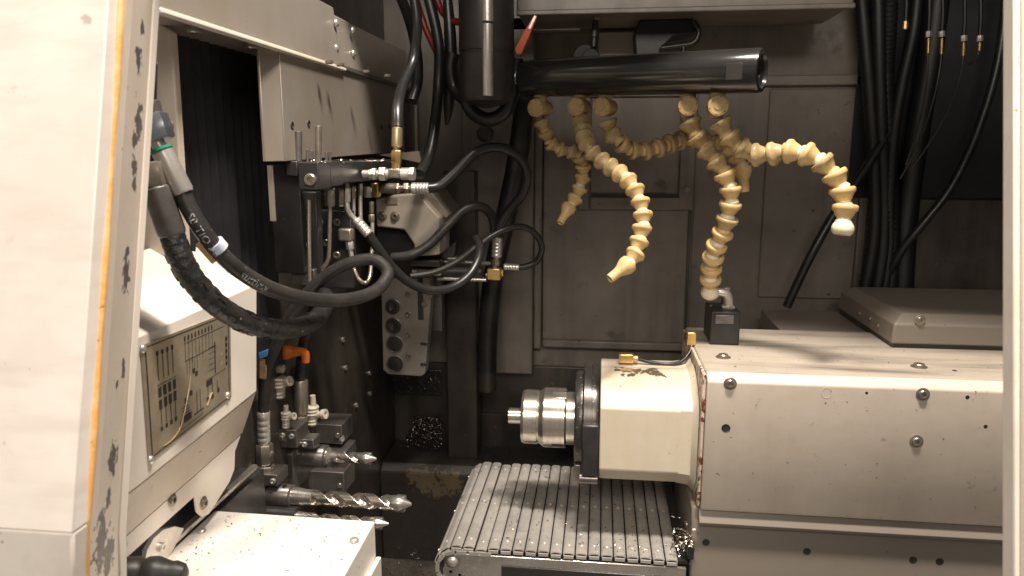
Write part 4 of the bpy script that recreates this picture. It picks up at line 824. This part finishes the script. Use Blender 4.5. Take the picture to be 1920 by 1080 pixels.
hose('black U shaped hose bend hanging under the top post', [(868, 120, 1.42), (872, 170, 1.42), (885, 208, 1.42), (915, 224, 1.42), (945, 210, 1.42), (962, 170, 1.42), (968, 110, 1.42)], .0135)
hose('red cable falling from the top left of the black post', [(775, -20, 1.45), (790, 30, 1.45), (805, 70, 1.45), (822, 105, 1.46)], .0062, M_red, 'red_cable')
hose('red cable curving from the top to the black post', [(812, -20, 1.5), (828, 20, 1.5), (848, 38, 1.48), (868, 43, 1.44)], .0068, M_red, 'red_cable')
hose('black hose dropping left of the U bend to the fittings', [(800, -20, 1.45), (822, 80, 1.45), (822, 160, 1.45), (815, 235, 1.42), (803, 295, 1.38), (786, 327, 1.33)], .0105)
hose('short black cable end beside the dropping hose', [(838, -20, 1.48), (845, 90, 1.48), (842, 180, 1.48), (838, 235, 1.48)], [.008, .012, .0125, .011, .003], M_rubber, 'cable_end')
hose('dusty black hose crossing the upper left corner', [(740, -30, 1.5), (765, 30, 1.45), (780, 90, 1.4), (783, 150, 1.38), (772, 190, 1.36)], .010)
hose('black hose bend around the left side of the black post', [(850, 100, 1.46), (845, 130, 1.46), (852, 165, 1.46), (870, 185, 1.45)], .013)
rc = thing('red_valve_lever', 'orange red valve lever standing up beside the black post', 'lever', P(970, 100, Y=1.36))
l0, l1 = P(972, 96, Y=1.36), P(1004, 30, Y=1.36); ax = (l1 - l0).normalized(); sd = ax.cross(V((0, 1, 0))).normalized()
MB().prism([l0 - sd * .007, l0 - ax * .007, l0 + sd * .008, l0 + ax * .03 + sd * .007, l1 + sd * .0035, l1 + ax * .003, l1 - sd * .0035, l0 + ax * .03 - sd * .006], (0, .005, 0)).build('lever_arm', M_lever, rc, .0012)
MB().obox(l1 - ax * .012 + V((0, -.0004, 0)), ax * .012, V((0, .001, 0)), sd * .0022).build('worn_tip', M_zinc, rc, .0004); MB().cyl(l0 + V((0, .004, 0)), l0 + V((0, .03, 0)), .006).build('pivot', M_zincd, rc)
# things behind the tube
ck = thing('cable_gland_knob', 'round black gland with rod behind the black manifold tube', 'gland', P(1100, 112, Y=1.6))
MB().cyl(P(1098, 108, Y=1.58), P(1098, 108, Y=1.62), .029, 28, 0, .004).build('disc', M_blackbox, ck); MB().cyl(P(1108, 108, Y=1.57), P(1108, 108, Y=1.58), .018, 24).build('hub', M_black, ck)
stub(ck, P(1113, 88, Y=1.57), P(1117, 30, Y=1.57), .006, M_black, 'rod'); MB().hexn(P(1116, 38, Y=1.57), P(1117, 24, Y=1.57), .014).build('nut', M_dsteel, ck); MB().cyl(P(1114, 70, Y=1.57), P(1115, 56, Y=1.57), .009).build('collar', M_black, ck)
jb = thing('junction_box', 'black junction box with cable behind the middle of the tube', 'box', P(1220, 110, Y=1.62))
MB().prism([P(x, y, Y=1.6) for (x, y) in ((1192, 112), (1188, 60), (1200, 36), (1300, 34), (1305, 62), (1262, 70), (1240, 92), (1236, 112))], (0, .06, 0)).build('housing', M_blackbox, jb, .004)
MB().tube(path([(1300, 40, 1.58), (1310, 60, 1.58), (1300, 80, 1.58), (1270, 86, 1.58), (1240, 90, 1.58)]), .006, 12).build('cable', M_rubber, jb); MB().cyl(P(1282, 84, Y=1.58), P(1281, 112, Y=1.58), .005).build('stem', M_rubber, jb)

# ------------------------------------------------------------ manifold tube and the five jointed nozzles
TA, TB = P(985, 147, Y=1.42), P(1429, 132, Y=1.22); TD = (TB - TA).normalized(); TL = (TB - TA).length; TR = .0338
mt = thing('coolant_manifold_tube', 'thick shiny black coolant manifold tube with a flat near its right end', 'tube', (TA + TB) / 2 - V((0, 0, TR)))
M_tube = mat('black_oxide_tube', (.022, .021, .021), .2, metal=0., var=(20, .4, (.035, .033, .031)), spots=[(200, .745, (.4, .38, .34))], rvar=.15, spec=.8, coat=.3)
MB().lathe(TA, TD, [(TR * .6, 0), (TR * .98, .001), (TR, .004), (TR, TL - .004), (TR * .96, TL), (TR * .80, TL + .001), (TR * .74, TL - .004), (TR * .40, TL - .006), (TR * .36, TL - .012), (.001, TL - .012)], 64).build('tube_body', M_tube, mt)
fc = P(1379, 131, Y=1.21); fd = (CAM - fc); fd = (fd - TD * fd.dot(TD)).normalized(); cc = TA + TD * ((fc - TA).dot(TD))
MB().obox(cc + fd * (TR * .985), TD * .0125, TD.cross(fd).normalized() * (TR * .36), fd * (TR * .045)).build('wrench_flat', mat('worn_tube_flat', (.09, .085, .08), .4, metal=.3, rvar=.2), mt, .0004)
MB().lathe(TA + TD * .002, -TD, [(.021, 0), (.021, .004), (.0225, .006), (.0205, .0085), (.0225, .011), (.0205, .0135), (.0225, .016), (.019, .02), (.019, .034)], 28).build('threaded_coupling', M_zinc, mt)
# jointed hose segment, unit pitch, local +Z downstream
SP = [(.40, -.02), (.63, -.03), (.70, .02), (.72, .08), (.72, .25), (.68, .30), (.61, .35), (.48, .62), (.40, .74)]; SB = [(.40, .74), (.38, .80), (.44, .87), (.48, .96), (.46, 1.06), (.36, 1.14)]
def seg_mesh(m1, m2):
    mb = MB()
    for pr_, mi in ((SP, 0), (SB, 1)):
        n = 20; vs = [(r * math.cos(2 * math.pi * k / n), r * math.sin(2 * math.pi * k / n), h) for (r, h) in pr_ for k in range(n)]
        mb.add(vs, [[i * n + k, i * n + (k + 1) % n, (i + 1) * n + (k + 1) % n, (i + 1) * n + k] for i in range(len(pr_) - 1) for k in range(n)], mi)
    return mb.mesh('segment', [m1, m2], ang=50)
SEG, SEGD = seg_mesh(M_loc, M_locw), seg_mesh(M_locd, M_loc)
TIP = MB().lathe((0, 0, 0), (0, 0, 1), [(.45, -.02), (.66, 0), (.69, .1), (.69, .35), (.60, .62), (.44, .95), (.38, 1.2), (.36, 1.95), (.30, 1.97), (.26, 1.8), (.02, 1.7)], 20).mesh('tip', M_loc)
BALL = MB().lathe((0, 0, 0), (0, 0, 1), [(.4, -.1), (.48, 0), (.58, .15), (.62, .35), (.58, .55), (.46, .68), (.36, .70), (.3, .5), (.02, .45)], 20).mesh('ball_end', M_locw)
def nozzle(label, top, face, pts, pitch, end, dark):
    root = thing('coolant_nozzle', label, 'nozzle', P(*top, Y=pts[0][2]), 'jointed coolant nozzles under the black tube')
    v0 = P(*top, Y=pts[0][2]); s = S(v0); zt_ = P(top[0], 172, Y=pts[0][2])
    MB().lathe(V((v0.x, v0.y, zt_.z + .006)), (0, 0, -1), [(.0125, 0), (.0125, .010), (.0135, .0105), (.0135, .016), (.0105, .018), (.0105, .03), (.012, .034), (.0105, .048)], 20).build('stem', M_locd, root)
    fv = V(face).normalized(); vb = MB().lathe(v0 - fv * .021, fv, [(.013, 0), (.0145, .002), (.0145, .034), (.0165, .0345), (.0165, .040), (.0155, .042), (.0125, .0425), (.012, .0415), (.007, .0415), (.0065, .0425), (.0005, .0425)], 28).build('valve_body', M_loc, root)
    for k in range(6):
        a = k * 1.047 + .3; u, w_ = frame(fv); MB().obox(v0 + fv * .0214 + (u * math.cos(a) + w_ * math.sin(a)) * .0135, u * .0008, w_ * .0008, fv * .0004).build('dimple', M_ink, vb)
    q = smooth_path(path(pts), 14); ln = [0.]
    for i in range(1, len(q)): ln.append(ln[-1] + (q[i] - q[i - 1]).length)
    def at_(s_):
        i = 0
        while i < len(ln) - 2 and ln[i + 1] < s_: i += 1
        return q[i].lerp(q[i + 1], (s_ - ln[i]) / max(1e-6, ln[i + 1] - ln[i]))
    tipL = {'tip': 1.9 * pitch, 'ball': .7 * pitch}[end]; usable = ln[-1] - tipL; cnt = max(1, round(usable / pitch)); pt = usable / cnt
    for k in range(cnt):
        a, b = at_(k * pt), at_((k + 1) * pt); d_ = (b - a).normalized()
        if k % 2: d_ = (d_ + V((random.uniform(-.1, .1), random.uniform(-.1, .1), random.uniform(-.1, .1)))).normalized()
        else: d_ = (d_ + V((random.uniform(-.06, .06), random.uniform(-.06, .06), random.uniform(-.06, .06)))).normalized()
        o = inst('segment', SEGD if k < dark or random.random() < .14 else SEG, orient(a, d_, pt * random.uniform(.98, 1.02), random.random() * 6), root)  # upper segments get the shade-darkened plastic, a few others at random
    a, b = at_(usable), q[-1]
    inst('tip' if end == 'tip' else 'ball_end', TIP if end == 'tip' else BALL, orient(a, b - a, tipL / (1.95 if end == 'tip' else .68)), root)
nozzle('leftmost jointed tan nozzle curling behind its neighbour to a small tip', (1014, 203), (-.55, -1, 0), [(1014, 226, 1.405), (1022, 247, 1.405), (1032, 268, 1.41), (1050, 280, 1.415), (1072, 283, 1.425), (1090, 298, 1.43), (1094, 322, 1.44), (1090, 345, 1.44), (1082, 366, 1.44), (1068, 387, 1.43), (1050, 418, 1.41)], .0215, 'tip', 6)
nozzle('second jointed tan nozzle from the left with long tip pointing down left', (1088, 201), (-.4, -1, 0), [(1090, 224, 1.37), (1094, 250, 1.345), (1102, 275, 1.31), (1122, 296, 1.30), (1146, 315, 1.28), (1172, 333, 1.26), (1192, 357, 1.24), (1203, 385, 1.23), (1205, 415, 1.22), (1200, 448, 1.21), (1193, 474, 1.20), (1182, 492, 1.19), (1143, 523, 1.17)], .0228, 'tip', 7)
nozzle('third jointed tan nozzle swinging right behind the two right ones', (1136, 201), (-.45, -1, 0), [(1138, 226, 1.35), (1146, 250, 1.35), (1162, 267, 1.34), (1184, 281, 1.35), (1210, 284, 1.36), (1238, 276, 1.37), (1270, 264, 1.39), (1302, 260, 1.41), (1334, 264, 1.42), (1364, 278, 1.42), (1386, 298, 1.42), (1395, 325, 1.41), (1396, 359, 1.41)], .0248, 'tip', 11)
nozzle('fourth jointed tan nozzle reaching down to the elbow on the black box', (1289, 200), (-.05, -1, .02), [(1292, 226, 1.28), (1302, 251, 1.278), (1320, 277, 1.28), (1343, 304, 1.275), (1362, 332, 1.27), (1371, 360, 1.27), (1368, 395, 1.275), (1357, 432, 1.285), (1342, 465, 1.30), (1334, 500, 1.325), (1331, 555, 1.362)], .0262, 'ball', 4)
nozzle('rightmost jointed tan nozzle arching out to the right with pale ball end', (1344, 200), (-.03, -1, .02), [(1349, 226, 1.255), (1363, 251, 1.255), (1385, 276, 1.255), (1412, 291, 1.25), (1445, 290, 1.235), (1480, 283, 1.22), (1516, 290, 1.205), (1546, 307, 1.195), (1570, 335, 1.19), (1584, 370, 1.185), (1584, 405, 1.18), (1578, 440, 1.175)], .0262, 'ball', 4)

# ------------------------------------------------------------ right: cable bundle and thin lines
def corr(label, pts, r, name='corrugated_conduit', m=M_conduit, amp=.06):
    root = tag(MB().tube(path([(x, y, 1.685 + (Y - 1.5) * .3) for (x, y, Y) in pts]), lambda i, mm: r * (1 + amp * (1 if i % 2 else -1)), 14, 22).build(name, m), label, 'conduit'); return root
corr('leftmost black corrugated conduit hanging at the right', [(1612, -30, 1.5), (1622, 80, 1.5), (1632, 200, 1.5), (1640, 330, 1.5), (1638, 450, 1.5), (1615, 570, 1.52)], .014)
corr('second black corrugated conduit of the hanging bundle', [(1645, -30, 1.47), (1648, 100, 1.47), (1652, 230, 1.48), (1658, 360, 1.5), (1655, 470, 1.5), (1638, 570, 1.5)], .014)
corr('third black corrugated conduit of the hanging bundle', [(1668, -30, 1.52), (1665, 60, 1.5), (1660, 160, 1.5), (1668, 330, 1.52), (1672, 450, 1.52), (1668, 570, 1.52)], .017)
corr('fourth black corrugated conduit slanting through the bundle', [(1722, -30, 1.46), (1712, 60, 1.46), (1693, 150, 1.47), (1676, 250, 1.48), (1668, 360, 1.49), (1668, 460, 1.5), (1655, 565, 1.5)], .012)
corr('fifth black smooth conduit at the back of the bundle', [(1760, -30, 1.58), (1745, 100, 1.58), (1720, 250, 1.58), (1700, 400, 1.56), (1690, 560, 1.54)], .024, amp=.0)
wbox('dark_wall_sheet', 1640, 374, 1960, 600, 1.738, .008, M_dirty)  # dark sheet added over the wall to carry the curtain's darkness down
cb = wbox('cable_curtain', 1606, -60, 1960, 372, 1.735, .004, M_bellows, .001, None); tag(cb, 'black rubber curtain behind the cables at the upper right', 'curtain')
st = tag(MB().tube(path([(1475, 575, 1.64), (1520, 480, 1.63), (1565, 400, 1.64), (1620, 320, 1.66), (1665, 250, 1.68)]), .0095, 10).build('black_strap', M_rubber), 'black cable slanting up to the hanging bundle', 'cable')
tag(MB().tube(path([(1660, 525, 1.69), (1692, 468, 1.66), (1730, 420, 1.65), (1770, 370, 1.65), (1800, 320, 1.65), (1835, 240, 1.65), (1870, 120, 1.65), (1890, -30, 1.65)]), .0085, 12).build('rubber_hose', M_rubber), 'black hose branching right from the hanging bundle', 'hose')
def lineth(label, pts, tipy):
    root = thing('thin_cable', label, 'cable', P(*pts[0][:2], Y=pts[0][2]))
    MB().tube(path(pts), .0019, 8, 8).build('cable_body', M_rubberg, root); a = P(*pts[0][:2], Y=pts[0][2]); b = P(pts[0][0] + 1, tipy, Y=pts[0][2])
    MB().cyl(a, b, .0028, 12).build('brass_tip', M_brass, root); c = P(pts[0][0] + 1, tipy - 14, Y=pts[0][2])
    MB().hexn(b + (c - b) * .2, c, .0052).build('end_nut', M_zinc, root); MB().tube([c, P(pts[0][0] + 3, tipy - 50, Y=pts[0][2]), P(pts[0][0] + 2, -40, Y=pts[0][2])], .0035, 8, 4).build('feed_line', M_conduit, root); return root
lineth('thin cable with brass tip, second of the four at the upper right', [(1765, 102, 1.45), (1762, 130, 1.45), (1752, 180, 1.45), (1735, 235, 1.46), (1712, 290, 1.47), (1688, 335, 1.48)], 72)
lineth('thin cable with brass tip, third of the four at the upper right', [(1806, 105, 1.42), (1803, 130, 1.42), (1790, 175, 1.43), (1768, 225, 1.44), (1738, 275, 1.46), (1706, 320, 1.48)], 80)
lineth('thin dark cable, leftmost of the four at the upper right', [(1740, 100, 1.47), (1738, 150, 1.47), (1728, 210, 1.48), (1712, 270, 1.49), (1698, 310, 1.49)], 72)
lineth('short thin cable, rightmost of the four at the upper right', [(1836, 95, 1.42), (1832, 105, 1.42), (1824, 116, 1.43), (1815, 122, 1.44)], 80)
bs = thing('brass_stud', 'small brass stud on a dark line left of the thin cables at upper right', 'fitting', P(1697, 55, Y=1.45))
MB().cyl(P(1697, 55, Y=1.45), P(1698, 40, Y=1.45), .0048, 8).build('stud', M_brass, bs); MB().tube([P(1698, 41, Y=1.45), P(1700, 10, Y=1.45), P(1699, -40, Y=1.45)], .0035, 8, 4).build('feed_line', M_conduit, bs)

# ------------------------------------------------------------ swarf
def swarf(name, label, places, m, seed, size=(.002, .006)):
    random.seed(seed); mb = MB()
    for (p, nrm_) in places:
        L_ = random.uniform(*size); a = random.uniform(0, 6.28); nz = V(nrm_).normalized(); u, w_ = frame(nz); d_ = u * math.cos(a) + w_ * math.sin(a); s_ = nz.cross(d_); wd = L_ * random.uniform(.12, .3); c = random.uniform(.2, .9); vs = []
        for i in range(5):
            t = i / 4 - .5; b_ = p + d_ * (L_ * t) + nz * (.0006 + L_ * c * (.25 - t * t)) + s_ * (L_ * .3 * math.sin(t * 3 + a)); vs += [b_ - s_ * wd * .5, b_ + s_ * wd * .5 + nz * wd * .4]
        mb.add(vs, [[2 * i, 2 * i + 1, 2 * i + 3, 2 * i + 2] for i in range(4)])
    o = mb.build(name, m); tag(o, label, 'swarf', None, 'stuff'); return o
rnd = random.Random(11); ru = rnd.uniform
pl_ = [(V((ru(-.22, .15), ru(YN + .01, YFAR - .01), ZC + .004)), (0, 0, 1)) for _ in range(420)] + [(V((ru(.0, .16), ru(YN + .002, YN + .06), ZC + .002)), (0, 0, 1)) for _ in range(120)]
swarf('swarf', 'small bright metal chips scattered on the conveyor slats', pl_, M_chip, 1)
pl_ = [(V((.150 + rnd.gauss(0, .010), YN + .03 + rnd.gauss(0, .02), ZC + .012 + abs(rnd.gauss(0, .018)))), (rnd.gauss(0, 1), rnd.gauss(0, 1), 1)) for _ in range(150)]
swarf('swarf', 'tangle of bright curly chips under the corner of spindle head', pl_, M_chip, 2, (.004, .012))
pl_ = [(V((ru(XL + .02, .75), ru(YF + .02, 1.44), ZT + .0002)), (0, 0, 1)) for _ in range(60)] + [(V((ru(XL + .01, .75), YF - .0003, ru(ZB, ZT - .01))), (0, -1, 0)) for _ in range(26)]
swarf('swarf', 'few tiny chips stuck to the cream spindle head', pl_, M_chipd, 3, (.0015, .0045))
def heap(n_, px0, px1, py0, py1, Y): return [(P(ru(px0, px1), ru(py0, py1), Y=Y) + V((0, -abs(rnd.gauss(0, .006)), 0)), (rnd.gauss(0, .6), -1, rnd.gauss(.4, .6))) for _ in range(n_)]
hp3 = []
for _ in range(4200):
    y = ru(780, 866); f = (y - 780) / 86; x0 = 775 - 75 * f ** 2; hp3.append((P(ru(x0, 830), y, Y=1.732) + V((0, -abs(rnd.gauss(0, .008)) - .03 * f, 0)), (rnd.gauss(0, .6), -1, rnd.gauss(.4, .6))))
swarf('swarf', 'dark glittering heap of oily chips in the back left corner', hp3, M_chipd, 4, (.002, .005))
swarf('swarf', 'oily chips clinging in the dark recess and on the bed ledge', heap(500, 738, 828, 694, 740, 1.735) + [(V((ru(-.45, .2), ru(1.63, 1.74), ZBED + .006)), (0, 0, 1)) for _ in range(1200)], M_chipd, 5, (.002, .005))
swarf('swarf', 'bright loose chips on the dark sump floor', [(V((ru(-.5, 0.1), ru(.9, 1.6), .531)), (0, 0, 1)) for _ in range(1500)], M_chip, 6, (.002, .008))
swarf('swarf', 'fine chips on top of the black valve manifold', [(P(ru(540, 720), 302 + ru(-3, 3), Y=ru(1.0, 1.08)), (0, -.5, 1)) for _ in range(160)], M_chip, 8, (.001, .003))
swarf('swarf', 'dark flecks of swarf on the white axis cover', [(V((ru(xc0 + .01, xc1 - .005), ru(.57, .79), (zc_ + z1_) / 2 + .0006)), (0, 0, 1)) for _ in range(420)], M_chipd, 9, (.001, .004))
